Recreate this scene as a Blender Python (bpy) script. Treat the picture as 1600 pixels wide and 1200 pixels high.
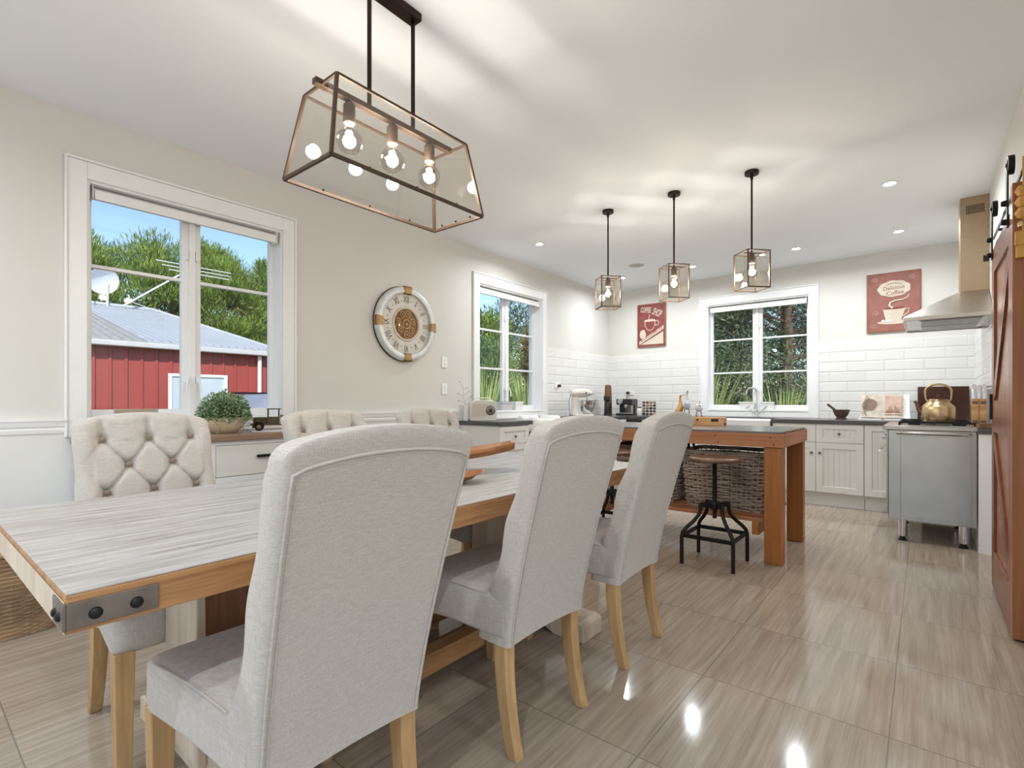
import bpy, bmesh, math, random
import numpy as np
from mathutils import Vector, Matrix

random.seed(7)
R = math.radians
for o in list(bpy.data.objects):
    bpy.data.objects.remove(o)
S = bpy.context.scene
COL = S.collection

# ------------------------------------------------------------------ camera
cam_d = bpy.data.cameras.new('camera'); cam = bpy.data.objects.new('camera', cam_d); COL.objects.link(cam)
cam.location = (0, 0, 1.10); cam.rotation_euler = (R(90), 0, R(39.0))
cam_d.sensor_width = 36; cam_d.lens = 795.7/1600*36; cam_d.shift_y = 26.2/1600
cam_d.clip_start = 0.02; cam_d.clip_end = 300
S.camera = cam

# ------------------------------------------------------------------ world, sun, exposure
S.view_settings.view_transform = 'Standard'; S.view_settings.look = 'None'
S.view_settings.gamma = 1; S.view_settings.use_curve_mapping = False
S.view_settings.exposure = 0.66
W = bpy.data.worlds.new('sky'); S.world = W; W.use_nodes = True
wn = W.node_tree.nodes; wl = W.node_tree.links; wn.clear()
sky = wn.new('ShaderNodeTexSky'); sky.sky_type = 'NISHITA'; sky.sun_disc = False
sky.sun_elevation = R(42); sky.sun_rotation = R(120); sky.air_density = 1.0; sky.dust_density = .4; sky.ozone_density = 2.5
bg = wn.new('ShaderNodeBackground'); bg.inputs[1].default_value = SKY_K = 0.145
wo = wn.new('ShaderNodeOutputWorld'); wl.new(sky.outputs[0], bg.inputs[0]); wl.new(bg.outputs[0], wo.inputs[0])
sun_d = bpy.data.lights.new('sun', 'SUN'); sun_d.energy = 2.7; sun_d.angle = R(1.5); sun_d.color = (1, .975, .945)
sun = bpy.data.objects.new('sun', sun_d); COL.objects.link(sun)
sun.rotation_euler = Vector((-.62, .34, -.62)).to_track_quat('-Z', 'Y').to_euler()
DOWN_W = 10.8      # each recessed downlight
BULB_W = 6.6       # each filament bulb
WHITE = (.90, .965, 1.0)

def lamp(name, kind, loc, power, parent=None, color=WHITE, size=.07, aim=None, spot=None):
    d = bpy.data.lights.new(name, kind); d.energy = power; d.color = color
    if kind == 'AREA': d.shape = 'DISK'; d.size = size; d.spread = R(165)
    elif kind == 'POINT': d.shadow_soft_size = size
    o = bpy.data.objects.new(name, d); COL.objects.link(o); o.location = loc
    if parent: o.parent = parent
    return o

# ------------------------------------------------------------------ helpers
def tag(o, label=None, cat=None, group=None, kind=None):
    if label: o['label'] = label
    if cat: o['category'] = cat
    if group: o['group'] = group
    if kind: o['kind'] = kind
    return o

def thing(name, label, cat, loc=(0, 0, 0), rz=0.0, group=None, kind=None):
    o = bpy.data.objects.new(name, None); COL.objects.link(o)
    o.location = loc; o.rotation_euler = (0, 0, rz); o.empty_display_size = .1
    return tag(o, label, cat, group, kind)

def dup(root, loc, rz=None, label=None, group=None):
    r = root.copy(); COL.objects.link(r); r.location = loc
    if rz is not None: r.rotation_euler = (r.rotation_euler[0], r.rotation_euler[1], rz)
    if label: r['label'] = label
    if group: r['group'] = group
    def rec(src, dst):
        for ch in list(src.children):
            c = ch.copy(); COL.objects.link(c); c.parent = dst
            rec(ch, c)
    rec(root, r)
    return r

class MB:
    def __init__(s): s.v = []; s.f = []; s.sm = []
    def add(s, vs, fs, smooth=False):
        n = len(s.v); s.v += [tuple(v) for v in vs]
        s.f += [tuple(i+n for i in f) for f in fs]; s.sm += [smooth]*len(fs); return s
    def box(s, a, b):
        x0, y0, z0 = [min(p, q) for p, q in zip(a, b)]; x1, y1, z1 = [max(p, q) for p, q in zip(a, b)]
        return s.add([(x0,y0,z0),(x1,y0,z0),(x1,y1,z0),(x0,y1,z0),(x0,y0,z1),(x1,y0,z1),(x1,y1,z1),(x0,y1,z1)],
                     [(0,3,2,1),(4,5,6,7),(0,1,5,4),(1,2,6,5),(2,3,7,6),(3,0,4,7)])
    def hexa(s, lo, hi):      # four corners below, four above, same order (counter-clockwise from above)
        return s.add(list(lo)+list(hi), [(0,3,2,1),(4,5,6,7),(0,1,5,4),(1,2,6,5),(2,3,7,6),(3,0,4,7)])
    def bar(s, p, q, w, h=None, up=(0, 0, 1)):
        h = h or w; p = Vector(p); q = Vector(q); d = (q-p).normalized(); u = Vector(up)
        if abs(d.dot(u)) > .98: u = Vector((1, 0, 0))
        a = d.cross(u).normalized(); b = a.cross(d)
        vs = []
        for c in (p, q):
            for sx, sy in ((-1,-1),(1,-1),(1,1),(-1,1)): vs.append(c+a*(w/2*sx)+b*(h/2*sy))
        return s.add(vs, [(3,2,1,0),(4,5,6,7),(0,1,5,4),(1,2,6,5),(2,3,7,6),(3,0,4,7)])
    def tube(s, pts, r, n=10, closed=False, caps=True):
        P = [Vector(p) for p in pts]; m = len(P)
        rs = r if isinstance(r, (list, tuple)) else [r]*m
        T = []
        for i in range(m):
            a = P[(i-1) % m] if (closed or i > 0) else P[i]; b = P[(i+1) % m] if (closed or i < m-1) else P[i]
            T.append((b-a).normalized())
        u = Vector((0, 0, 1)) if abs(T[0].z) < .9 else Vector((1, 0, 0))
        N = (u - T[0]*u.dot(T[0])).normalized(); vs = []
        for i in range(m):
            if i: N = (N - T[i]*N.dot(T[i])).normalized()
            B = T[i].cross(N)
            for k in range(n):
                a = 2*math.pi*k/n; vs.append(P[i]+(N*math.cos(a)+B*math.sin(a))*rs[i])
        fs = []
        for i in range(m if closed else m-1):
            j = (i+1) % m
            for k in range(n): k2 = (k+1) % n; fs.append((i*n+k, j*n+k, j*n+k2, i*n+k2)[::-1])
        s.add(vs, fs, True)
        if caps and not closed:
            o = len(s.v)-m*n
            s.f.append(tuple(o+k for k in range(n))); s.sm.append(False)
            s.f.append(tuple(o+(m-1)*n+k for k in range(n))[::-1]); s.sm.append(False)
        return s
    def cyl(s, c, r, z0, z1, n=24, r2=None):
        return s.lathe([(0, z0), (r, z0), (r if r2 is None else r2, z1), (0, z1)], c, n, flat=True)
    def lathe(s, prof, c=(0, 0, 0), n=24, flat=False, axis='z', sy=1.0):
        c = Vector((c[0], c[1], c[2] if len(c) > 2 else 0)); vs = []
        for r, z in prof:
            for k in range(n):
                a = 2*math.pi*k/n; x, y = r*math.cos(a), r*math.sin(a)*sy
                if axis == 'z': p = Vector((x, y, z))
                elif axis == 'x': p = Vector((z, x, y))
                else: p = Vector((y, z, x))
                vs.append(c+p)
        fs = []
        for i in range(len(prof)-1):
            for k in range(n): k2 = (k+1) % n; fs.append((i*n+k, i*n+k2, (i+1)*n+k2, (i+1)*n+k))
        n0 = len(s.f); s.add(vs, fs, not flat)
        if flat:
            for i in range(len(prof)-1):
                if abs(prof[i][1]-prof[i+1][1]) > 1e-6:
                    for k in range(n): s.sm[n0+i*n+k] = True
        return s
    def ball(s, c, r, n=12, sc=(1, 1, 1)):
        prof = [(max(1e-5, math.sin(math.pi*i/n)), -math.cos(math.pi*i/n)) for i in range(n+1)]
        t = MB().lathe(prof, n=n*2)
        return s.add([(c[0]+v[0]*r*sc[0], c[1]+v[1]*r*sc[1], c[2]+v[2]*r*sc[2]) for v in t.v], t.f, True)
    def prism(s, poly, a, b, axis='y'):
        def P(u, w, t):
            return {'y': (u, t, w), 'x': (t, u, w), 'z': (u, w, t)}[axis]
        n = len(poly)
        vs = [P(u, w, a) for u, w in poly]+[P(u, w, b) for u, w in poly]
        return s.add(vs, [tuple(range(n)), tuple(range(2*n-1, n-1, -1))]+[(i, i+n, (i+1) % n+n, (i+1) % n) for i in range(n)])
    def loft(s, rings, smooth=True, cap=True, closed=True):
        n = len(rings[0]); vs = [p for r in rings for p in r]; fs = []
        for i in range(len(rings)-1):
            for k in range(n if closed else n-1):
                k2 = (k+1) % n; fs.append((i*n+k, i*n+k2, (i+1)*n+k2, (i+1)*n+k))
        s.add(vs, fs, smooth)
        if cap:
            o = len(s.v)-len(vs)
            s.f.append(tuple(o+k for k in range(n))[::-1]); s.sm.append(smooth)
            s.f.append(tuple(o+(len(rings)-1)*n+k for k in range(n))); s.sm.append(smooth)
        return s
    def xf(s, M):
        s.v = [tuple(M @ Vector(v)) for v in s.v]; return s
    def join(s, o): return s.add(o.v, o.f) if not o.sm else s._j(o)
    def _j(s, o):
        n = len(s.v); s.v += o.v; s.f += [tuple(i+n for i in f) for f in o.f]; s.sm += o.sm; return s
    def build(s, name, mat, parent=None, bevel=0, seg=2, sub=0, label=None, kind=None, fix=True):
        me = bpy.data.meshes.new(name); me.from_pydata(s.v, [], s.f); me.update()
        me.polygons.foreach_set('use_smooth', s.sm)
        if any(s.sm): me.set_sharp_from_angle(angle=R(48))
        if fix:
            bm = bmesh.new(); bm.from_mesh(me); bmesh.ops.recalc_face_normals(bm, faces=bm.faces); bm.to_mesh(me); bm.free()
        me.materials.append(mat)
        o = bpy.data.objects.new(name, me); COL.objects.link(o)
        if parent is not None: o.parent = parent
        if bevel:
            m = o.modifiers.new('bevel', 'BEVEL'); m.width = bevel; m.segments = seg; m.limit_method = 'ANGLE'; m.angle_limit = R(40)
            m.harden_normals = False
        if sub:
            m = o.modifiers.new('sub', 'SUBSURF'); m.levels = m.render_levels = sub
        if label: o['label'] = label
        if kind: o['kind'] = kind
        return o

def text_mesh(body, size, mat, name, parent, loc, rot, extrude=.001, sx=1.0, curve=None, bold=0.0):
    cu = bpy.data.curves.new(name, 'FONT'); cu.body = body; cu.size = size; cu.extrude = extrude
    cu.offset = bold; cu.align_x = 'CENTER'; cu.align_y = 'CENTER'; cu.resolution_u = 3
    t = bpy.data.objects.new(name, cu); COL.objects.link(t)
    dg = bpy.context.evaluated_depsgraph_get(); dg.update()
    me = bpy.data.meshes.new_from_object(t.evaluated_get(dg)); bpy.data.objects.remove(t)
    for v in me.vertices:
        v.co.x *= sx
        if curve: v.co.y += curve(v.co.x)
    me.materials.clear(); me.materials.append(mat)
    o = bpy.data.objects.new(name, me); COL.objects.link(o); o.location = loc; o.rotation_euler = rot
    if parent: o.parent = parent
    return o

# ------------------------------------------------------------------ materials
def newmat(name):
    m = bpy.data.materials.new(name); m.use_nodes = True
    nt = m.node_tree; b = nt.nodes['Principled BSDF']; return m, nt, b
def N(nt, t, **k):
    n = nt.nodes.new(t)
    for a, v in k.items():
        if isinstance(a, str) and a.startswith('i_'): n.inputs[a[2:].replace('_', ' ')].default_value = v
        else: setattr(n, a, v)
    return n
def plain(name, col, rough=.5, metal=0.0, var=.04, scale=6, bump=0.0, bscale=60, spec=.5, coat=0.0):
    m, nt, b = newmat(name)
    b.inputs['Roughness'].default_value = rough; b.inputs['Metallic'].default_value = metal
    b.inputs['Specular IOR Level'].default_value = spec; b.inputs['Coat Weight'].default_value = coat
    tc = N(nt, 'ShaderNodeTexCoord'); no = N(nt, 'ShaderNodeTexNoise'); no.inputs['Scale'].default_value = scale
    no.inputs['Detail'].default_value = 4
    nt.links.new(tc.outputs['Object'], no.inputs['Vector'])
    r = N(nt, 'ShaderNodeValToRGB'); c0 = [max(0, c*(1-var)) for c in col]; c1 = [min(1, c*(1+var)) for c in col]
    r.color_ramp.elements[0].position = .3; r.color_ramp.elements[1].position = .7
    r.color_ramp.elements[0].color = (*c0, 1); r.color_ramp.elements[1].color = (*c1, 1)
    nt.links.new(no.outputs['Fac'], r.inputs[0]); nt.links.new(r.outputs[0], b.inputs['Base Color'])
    if bump:
        n2 = N(nt, 'ShaderNodeTexNoise'); n2.inputs['Scale'].default_value = bscale; n2.inputs['Detail'].default_value = 3
        nt.links.new(tc.outputs['Object'], n2.inputs['Vector'])
        bp = N(nt, 'ShaderNodeBump'); bp.inputs['Strength'].default_value = bump; bp.inputs['Distance'].default_value = .01
        nt.links.new(n2.outputs['Fac'], bp.inputs['Height']); nt.links.new(bp.outputs[0], b.inputs['Normal'])
    return m
def wood(name, dark, light, axis='y', rough=.45, grain=14, stretch=.06, bump=.25, fine=90, knots=0.0, lo=.32, hi=.68, coords='Object'):
    m, nt, b = newmat(name); L = nt.links
    tc = N(nt, 'ShaderNodeTexCoord'); mp = N(nt, 'ShaderNodeMapping'); L.new(tc.outputs[coords], mp.inputs[0])
    sc = {'x': (stretch, 1, 1), 'y': (1, stretch, 1), 'z': (1, 1, stretch)}[axis]
    mp.inputs['Scale'].default_value = sc
    n1 = N(nt, 'ShaderNodeTexNoise'); n1.inputs['Scale'].default_value = grain; n1.inputs['Detail'].default_value = 6; n1.inputs['Distortion'].default_value = .6
    n2 = N(nt, 'ShaderNodeTexNoise'); n2.inputs['Scale'].default_value = fine; n2.inputs['Detail'].default_value = 3
    L.new(mp.outputs[0], n1.inputs['Vector']); L.new(mp.outputs[0], n2.inputs['Vector'])
    mx = N(nt, 'ShaderNodeMath', operation='MULTIPLY_ADD'); mx.inputs[1].default_value = .35
    L.new(n2.outputs['Fac'], mx.inputs[0])
    m2 = N(nt, 'ShaderNodeMath', operation='MULTIPLY'); m2.inputs[1].default_value = .68; L.new(n1.outputs['Fac'], m2.inputs[0])
    L.new(m2.outputs[0], mx.inputs[2])
    r = N(nt, 'ShaderNodeValToRGB'); r.color_ramp.elements[0].position = lo; r.color_ramp.elements[1].position = hi
    r.color_ramp.elements[0].color = (*dark, 1); r.color_ramp.elements[1].color = (*light, 1)
    L.new(mx.outputs[0], r.inputs[0]); out = r.outputs[0]
    if knots:
        vo = N(nt, 'ShaderNodeTexVoronoi'); vo.inputs['Scale'].default_value = knots
        mp2 = N(nt, 'ShaderNodeMapping'); mp2.inputs['Scale'].default_value = [max(c, .35) for c in sc]
        L.new(tc.outputs[coords], mp2.inputs[0]); L.new(mp2.outputs[0], vo.inputs['Vector'])
        rk = N(nt, 'ShaderNodeValToRGB'); rk.color_ramp.elements[0].position = .04; rk.color_ramp.elements[1].position = .16
        L.new(vo.outputs['Distance'], rk.inputs[0])
        mk = N(nt, 'ShaderNodeMixRGB'); mk.inputs[1].default_value = (dark[0]*.3, dark[1]*.25, dark[2]*.25, 1)
        L.new(rk.outputs[0], mk.inputs[0]); L.new(out, mk.inputs[2]); out = mk.outputs[0]
    L.new(out, b.inputs['Base Color']); b.inputs['Roughness'].default_value = rough
    bp = N(nt, 'ShaderNodeBump'); bp.inputs['Strength'].default_value = bump; bp.inputs['Distance'].default_value = .003
    L.new(mx.outputs[0], bp.inputs['Height']); L.new(bp.outputs[0], b.inputs['Normal'])
    return m
def linen(name, a, c):
    m, nt, b = newmat(name); L = nt.links
    tc = N(nt, 'ShaderNodeTexCoord'); outs = []
    for sc in ((40, 40, 700), (620, 620, 40)):
        mp = N(nt, 'ShaderNodeMapping'); mp.inputs['Scale'].default_value = sc; L.new(tc.outputs['Object'], mp.inputs[0])
        n = N(nt, 'ShaderNodeTexNoise'); n.inputs['Scale'].default_value = 1.0; n.inputs['Detail'].default_value = 2
        L.new(mp.outputs[0], n.inputs['Vector']); outs.append(n.outputs['Fac'])
    mx = N(nt, 'ShaderNodeMath', operation='ADD'); L.new(outs[0], mx.inputs[0]); L.new(outs[1], mx.inputs[1])
    md = N(nt, 'ShaderNodeMath', operation='MULTIPLY'); md.inputs[1].default_value = .5; L.new(mx.outputs[0], md.inputs[0])
    r = N(nt, 'ShaderNodeValToRGB'); r.color_ramp.elements[0].position = .35; r.color_ramp.elements[1].position = .65
    r.color_ramp.elements[0].color = (*a, 1); r.color_ramp.elements[1].color = (*c, 1)
    L.new(md.outputs[0], r.inputs[0]); L.new(r.outputs[0], b.inputs['Base Color'])
    b.inputs['Roughness'].default_value = .9; b.inputs['Sheen Weight'].default_value = .25; b.inputs['Specular IOR Level'].default_value = .2
    bp = N(nt, 'ShaderNodeBump'); bp.inputs['Strength'].default_value = .25; bp.inputs['Distance'].default_value = .001
    L.new(md.outputs[0], bp.inputs['Height']); L.new(bp.outputs[0], b.inputs['Normal'])
    return m
def wicker(name, a, c, s1=70, s2=60, bump=1.0):
    m, nt, b = newmat(name); L = nt.links
    tc = N(nt, 'ShaderNodeTexCoord'); mp = N(nt, 'ShaderNodeMapping'); mp.inputs['Scale'].default_value = (s2*.35, s2*.35, s1)
    L.new(tc.outputs['Object'], mp.inputs[0])
    n = N(nt, 'ShaderNodeTexNoise'); n.inputs['Scale'].default_value = 1.6; n.inputs['Detail'].default_value = 3; n.inputs['Distortion'].default_value = 1.2
    L.new(mp.outputs[0], n.inputs['Vector'])
    r = N(nt, 'ShaderNodeValToRGB'); r.color_ramp.elements[0].position = .36; r.color_ramp.elements[1].position = .62
    r.color_ramp.elements[0].color = (*a, 1); r.color_ramp.elements[1].color = (*c, 1)
    L.new(n.outputs['Fac'], r.inputs[0]); L.new(r.outputs[0], b.inputs['Base Color']); b.inputs['Roughness'].default_value = .7
    bp = N(nt, 'ShaderNodeBump'); bp.inputs['Strength'].default_value = bump; bp.inputs['Distance'].default_value = .006
    L.new(n.outputs['Fac'], bp.inputs['Height']); L.new(bp.outputs[0], b.inputs['Normal'])
    return m
def metal(name, col, rough=.3, brushed=None):
    m = plain(name, col, rough, 1.0, .05, 8)
    if brushed:
        nt = m.node_tree; b = nt.nodes['Principled BSDF']; L = nt.links
        tc = N(nt, 'ShaderNodeTexCoord'); mp = N(nt, 'ShaderNodeMapping'); mp.inputs['Scale'].default_value = brushed
        n = N(nt, 'ShaderNodeTexNoise'); n.inputs['Scale'].default_value = 1; L.new(tc.outputs['Object'], mp.inputs[0]); L.new(mp.outputs[0], n.inputs['Vector'])
        bp = N(nt, 'ShaderNodeBump'); bp.inputs['Strength'].default_value = .06; bp.inputs['Distance'].default_value = .001
        L.new(n.outputs['Fac'], bp.inputs['Height']); L.new(bp.outputs[0], b.inputs['Normal'])
    return m
def glass(name, tint=(1, 1, 1), refl=.06, rough=.0):
    m = bpy.data.materials.new(name); m.use_nodes = True; nt = m.node_tree; nt.nodes.clear(); L = nt.links
    o = N(nt, 'ShaderNodeOutputMaterial'); t = N(nt, 'ShaderNodeBsdfTransparent'); t.inputs[0].default_value = (*tint, 1)
    g = N(nt, 'ShaderNodeBsdfGlossy'); g.inputs['Roughness'].default_value = rough; g.inputs[0].default_value = (.95, .95, .95, 1)
    lw = N(nt, 'ShaderNodeLayerWeight'); lw.inputs[0].default_value = .5
    pw = N(nt, 'ShaderNodeMath', operation='POWER'); pw.inputs[1].default_value = 5; L.new(lw.outputs['Facing'], pw.inputs[0])
    mt = N(nt, 'ShaderNodeMath', operation='MULTIPLY_ADD'); mt.inputs[1].default_value = .8*refl; mt.inputs[2].default_value = .035*refl
    L.new(pw.outputs[0], mt.inputs[0])
    mx = N(nt, 'ShaderNodeMixShader'); L.new(mt.outputs[0], mx.inputs[0]); L.new(t.outputs[0], mx.inputs[1]); L.new(g.outputs[0], mx.inputs[2])
    L.new(mx.outputs[0], o.inputs[0]); return m
def emit(name, col, k):
    m, nt, b = newmat(name); b.inputs['Base Color'].default_value = (*col, 1)
    b.inputs['Emission Color'].default_value = (*col, 1); b.inputs['Emission Strength'].default_value = k
    return m
def tiles_floor(name):
    m, nt, b = newmat(name); L = nt.links
    ge = N(nt, 'ShaderNodeNewGeometry'); sp = N(nt, 'ShaderNodeSeparateXYZ'); L.new(ge.outputs['Position'], sp.inputs[0])
    T = .6; cells = []; masks = []
    for ax, ph in (('X', -.09), ('Y', 2.068)):
        a = N(nt, 'ShaderNodeMath', operation='SUBTRACT'); a.inputs[1].default_value = ph; L.new(sp.outputs[ax], a.inputs[0])
        d = N(nt, 'ShaderNodeMath', operation='DIVIDE'); d.inputs[1].default_value = T; L.new(a.outputs[0], d.inputs[0])
        fl = N(nt, 'ShaderNodeMath', operation='FLOOR'); L.new(d.outputs[0], fl.inputs[0]); cells.append(fl.outputs[0])
        fr = N(nt, 'ShaderNodeMath', operation='FRACT'); L.new(d.outputs[0], fr.inputs[0])
        s5 = N(nt, 'ShaderNodeMath', operation='SUBTRACT'); s5.inputs[1].default_value = .5; L.new(fr.outputs[0], s5.inputs[0])
        ab = N(nt, 'ShaderNodeMath', operation='ABSOLUTE'); L.new(s5.outputs[0], ab.inputs[0])
        gt = N(nt, 'ShaderNodeMath', operation='GREATER_THAN'); gt.inputs[1].default_value = .5-.0022/T; L.new(ab.outputs[0], gt.inputs[0]); masks.append(gt.outputs[0])
    mk = N(nt, 'ShaderNodeMath', operation='MAXIMUM'); L.new(masks[0], mk.inputs[0]); L.new(masks[1], mk.inputs[1])
    cx = N(nt, 'ShaderNodeCombineXYZ'); L.new(cells[0], cx.inputs[0]); L.new(cells[1], cx.inputs[1])
    wnz = N(nt, 'ShaderNodeTexWhiteNoise'); wnz.noise_dimensions = '3D'; L.new(cx.outputs[0], wnz.inputs['Vector'])
    of = N(nt, 'ShaderNodeVectorMath', operation='SCALE'); of.inputs['Scale'].default_value = 37.0; L.new(wnz.outputs['Color'], of.inputs[0])
    mp = N(nt, 'ShaderNodeMapping'); mp.inputs['Scale'].default_value = (46, 1.6, 1); L.new(ge.outputs['Position'], mp.inputs[0])
    ad = N(nt, 'ShaderNodeVectorMath', operation='ADD'); L.new(mp.outputs[0], ad.inputs[0]); L.new(of.outputs[0], ad.inputs[1])
    n1 = N(nt, 'ShaderNodeTexNoise'); n1.inputs['Scale'].default_value = 1; n1.inputs['Detail'].default_value = 8; n1.inputs['Roughness'].default_value = .62; n1.inputs['Distortion'].default_value = .35
    L.new(ad.outputs[0], n1.inputs['Vector'])
    mp2 = N(nt, 'ShaderNodeMapping'); mp2.inputs['Scale'].default_value = (240, 5, 1); L.new(ge.outputs['Position'], mp2.inputs[0])
    n2 = N(nt, 'ShaderNodeTexNoise'); n2.inputs['Scale'].default_value = 1; n2.inputs['Detail'].default_value = 3; L.new(mp2.outputs[0], n2.inputs['Vector'])
    mm = N(nt, 'ShaderNodeMath', operation='MULTIPLY_ADD'); mm.inputs[1].default_value = .3; L.new(n2.outputs['Fac'], mm.inputs[0])
    m7 = N(nt, 'ShaderNodeMath', operation='MULTIPLY'); m7.inputs[1].default_value = .7; L.new(n1.outputs['Fac'], m7.inputs[0]); L.new(m7.outputs[0], mm.inputs[2])
    r = N(nt, 'ShaderNodeValToRGB'); e = r.color_ramp.elements
    e[0].position = .33; e[0].color = (.285, .225, .168, 1); e[1].position = .66; e[1].color = (.47, .395, .31, 1)
    k = e.new(.5); k.color = (.385, .315, .242, 1)
    L.new(mm.outputs[0], r.inputs[0])
    vb = N(nt, 'ShaderNodeMath', operation='MULTIPLY_ADD'); vb.inputs[1].default_value = .10; vb.inputs[2].default_value = .95; L.new(wnz.outputs['Value'], vb.inputs[0])
    vm = N(nt, 'ShaderNodeVectorMath', operation='SCALE'); L.new(r.outputs[0], vm.inputs[0]); L.new(vb.outputs[0], vm.inputs['Scale'])
    mx = N(nt, 'ShaderNodeMixRGB'); mx.inputs[2].default_value = (.22, .19, .15, 1); L.new(mk.outputs[0], mx.inputs[0]); L.new(vm.outputs[0], mx.inputs[1])
    L.new(mx.outputs[0], b.inputs['Base Color'])
    rr = N(nt, 'ShaderNodeMath', operation='MULTIPLY_ADD'); rr.inputs[1].default_value = .10; rr.inputs[2].default_value = .05; L.new(mm.outputs[0], rr.inputs[0])
    L.new(rr.outputs[0], b.inputs['Roughness']); b.inputs['Specular IOR Level'].default_value = .36
    bp = N(nt, 'ShaderNodeBump'); bp.invert = True; bp.inputs['Strength'].default_value = .3; bp.inputs['Distance'].default_value = .002
    L.new(mk.outputs[0], bp.inputs['Height']); L.new(bp.outputs[0], b.inputs['Normal'])
    return m
def tiles_wall(name, ax):
    m, nt, b = newmat(name); L = nt.links
    ge = N(nt, 'ShaderNodeNewGeometry'); sp = N(nt, 'ShaderNodeSeparateXYZ'); L.new(ge.outputs['Position'], sp.inputs[0])
    cb = N(nt, 'ShaderNodeCombineXYZ'); L.new(sp.outputs[ax], cb.inputs[0])
    zz = N(nt, 'ShaderNodeMath', operation='SUBTRACT'); zz.inputs[1].default_value = 1.76; L.new(sp.outputs['Z'], zz.inputs[0]); L.new(zz.outputs[0], cb.inputs[1])
    outs = []
    for ms, sm in ((.0022, .0), (.013, 1.0)):
        br = N(nt, 'ShaderNodeTexBrick'); br.offset = .5; br.inputs['Scale'].default_value = 1
        br.inputs['Brick Width'].default_value = .335; br.inputs['Row Height'].default_value = .112
        br.inputs['Mortar Size'].default_value = ms; br.inputs['Mortar Smooth'].default_value = sm; br.inputs['Bias'].default_value = 0
        br.inputs['Color1'].default_value = (.80, .79, .77, 1); br.inputs['Color2'].default_value = (.83, .82, .80, 1); br.inputs['Mortar'].default_value = (.66, .65, .63, 1)
        L.new(cb.outputs[0], br.inputs['Vector']); outs.append(br)
    L.new(outs[0].outputs['Color'], b.inputs['Base Color']); b.inputs['Roughness'].default_value = .12
    bp = N(nt, 'ShaderNodeBump'); bp.invert = True; bp.inputs['Strength'].default_value = .55; bp.inputs['Distance'].default_value = .004
    L.new(outs[1].outputs['Fac'], bp.inputs['Height']); L.new(bp.outputs[0], b.inputs['Normal'])
    return m
def leafmat(name, cols, scale=3.0, rough=.55, trans=.25):
    m, nt, b = newmat(name); L = nt.links
    ge = N(nt, 'ShaderNodeNewGeometry'); no = N(nt, 'ShaderNodeTexNoise'); no.inputs['Scale'].default_value = scale; no.inputs['Detail'].default_value = 3
    L.new(ge.outputs['Position'], no.inputs['Vector'])
    rn = N(nt, 'ShaderNodeMath', operation='MULTIPLY_ADD'); rn.inputs[1].default_value = .35; L.new(ge.outputs['Random Per Island'], rn.inputs[0])
    ml = N(nt, 'ShaderNodeMath', operation='MULTIPLY'); ml.inputs[1].default_value = .7; L.new(no.outputs['Fac'], ml.inputs[0]); L.new(ml.outputs[0], rn.inputs[2])
    r = N(nt, 'ShaderNodeValToRGB'); e = r.color_ramp.elements
    for i, c in enumerate(cols):
        p = .25+.55*i/(len(cols)-1)
        if i == 0: e[0].position = p; e[0].color = (*c, 1)
        elif i == len(cols)-1: e[-1].position = p; e[-1].color = (*c, 1)
        else: q = e.new(p); q.color = (*c, 1)
    L.new(rn.outputs[0], r.inputs[0]); L.new(r.outputs[0], b.inputs['Base Color']); b.inputs['Roughness'].default_value = rough
    b.inputs['Specular IOR Level'].default_value = .25
    return m

M = {}
M['wall'] = plain('cream_wall_paint', (.735, .715, .675), .75, var=.01, scale=2)
M['ceil'] = plain('ceiling_paint', (.90, .92, .945), .8, var=.01, scale=2)
M['trim'] = plain('white_trim_paint', (.90, .90, .90), .35, var=.01)
M['wains'] = plain('white_wainscot_paint', (.78, .765, .745), .6, var=.01)
M['cab'] = plain('white_cabinet_paint', (.82, .80, .765), .4, var=.01)
M['floor'] = tiles_floor('limestone_look_floor_tile')
M['tile_x'] = tiles_wall('white_subway_tile', 'X'); M['tile_y'] = tiles_wall('white_subway_tile_side', 'Y')
M['granite'] = plain('dark_grey_granite', (.085, .08, .078), .3, var=.6, scale=140)
M['glass'] = glass('window_glass', (1, 1, 1), .55)
M['lglass'] = glass('lantern_glass', (.985, .975, .95), 1.0)
M['bglass'] = glass('bulb_glass', (1, .98, .95), 2.2)
M['linen'] = linen('natural_linen', (.445, .405, .365), (.615, .565, .515))
M['button'] = linen('linen_button', (.20, .14, .10), (.36, .28, .22))
M['oakleg'] = wood('oak_chair_leg', (.38, .21, .085), (.63, .405, .195), 'z', .45, 22, .05)
M['tabletop'] = wood('weathered_oak_tabletop', (.25, .21, .18), (.53, .51, .49), 'y', .42, 60, .05, .9, 320, lo=.30, hi=.62)
M['tableside'] = wood('honey_oak_edge', (.27, .12, .042), (.54, .285, .115), 'y', .5, 34, .05, .6, 220)
M['tablepale'] = wood('limewashed_oak', (.52, .40, .29), (.74, .64, .52), 'z', .6, 14, .08, .3)
M['tablebrown'] = wood('brown_oak', (.17, .075, .035), (.33, .16, .08), 'z', .5, 18, .05, .4)
M['bronze'] = plain('dark_bronze', (.085, .052, .032), .5, .35)
M['bronzeblk'] = metal('black_bronze', (.045, .03, .024), .4)
M['iron'] = plain('black_iron', (.018, .017, .017), .45, .6, .2)
M['blackp'] = plain('black_plastic', (.015, .014, .014), .35)
M['bracket'] = plain('aged_steel_bracket', (.20, .17, .145), .42, .75, .25, 18)
M['socket'] = plain('bronze_lamp_socket', (.085, .055, .04), .6, .2)
M['filament'] = emit('glowing_filament', (1, .84, .60), 70)
M['lens'] = emit('downlight_lens', (1, .97, .92), 26)
M['steel'] = metal('brushed_stainless_steel', (.47, .435, .40), .27, (2, 2, 400))
M['steel2'] = metal('hood_stainless_steel', (.58, .54, .49), .36, (2, 2, 300))
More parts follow.
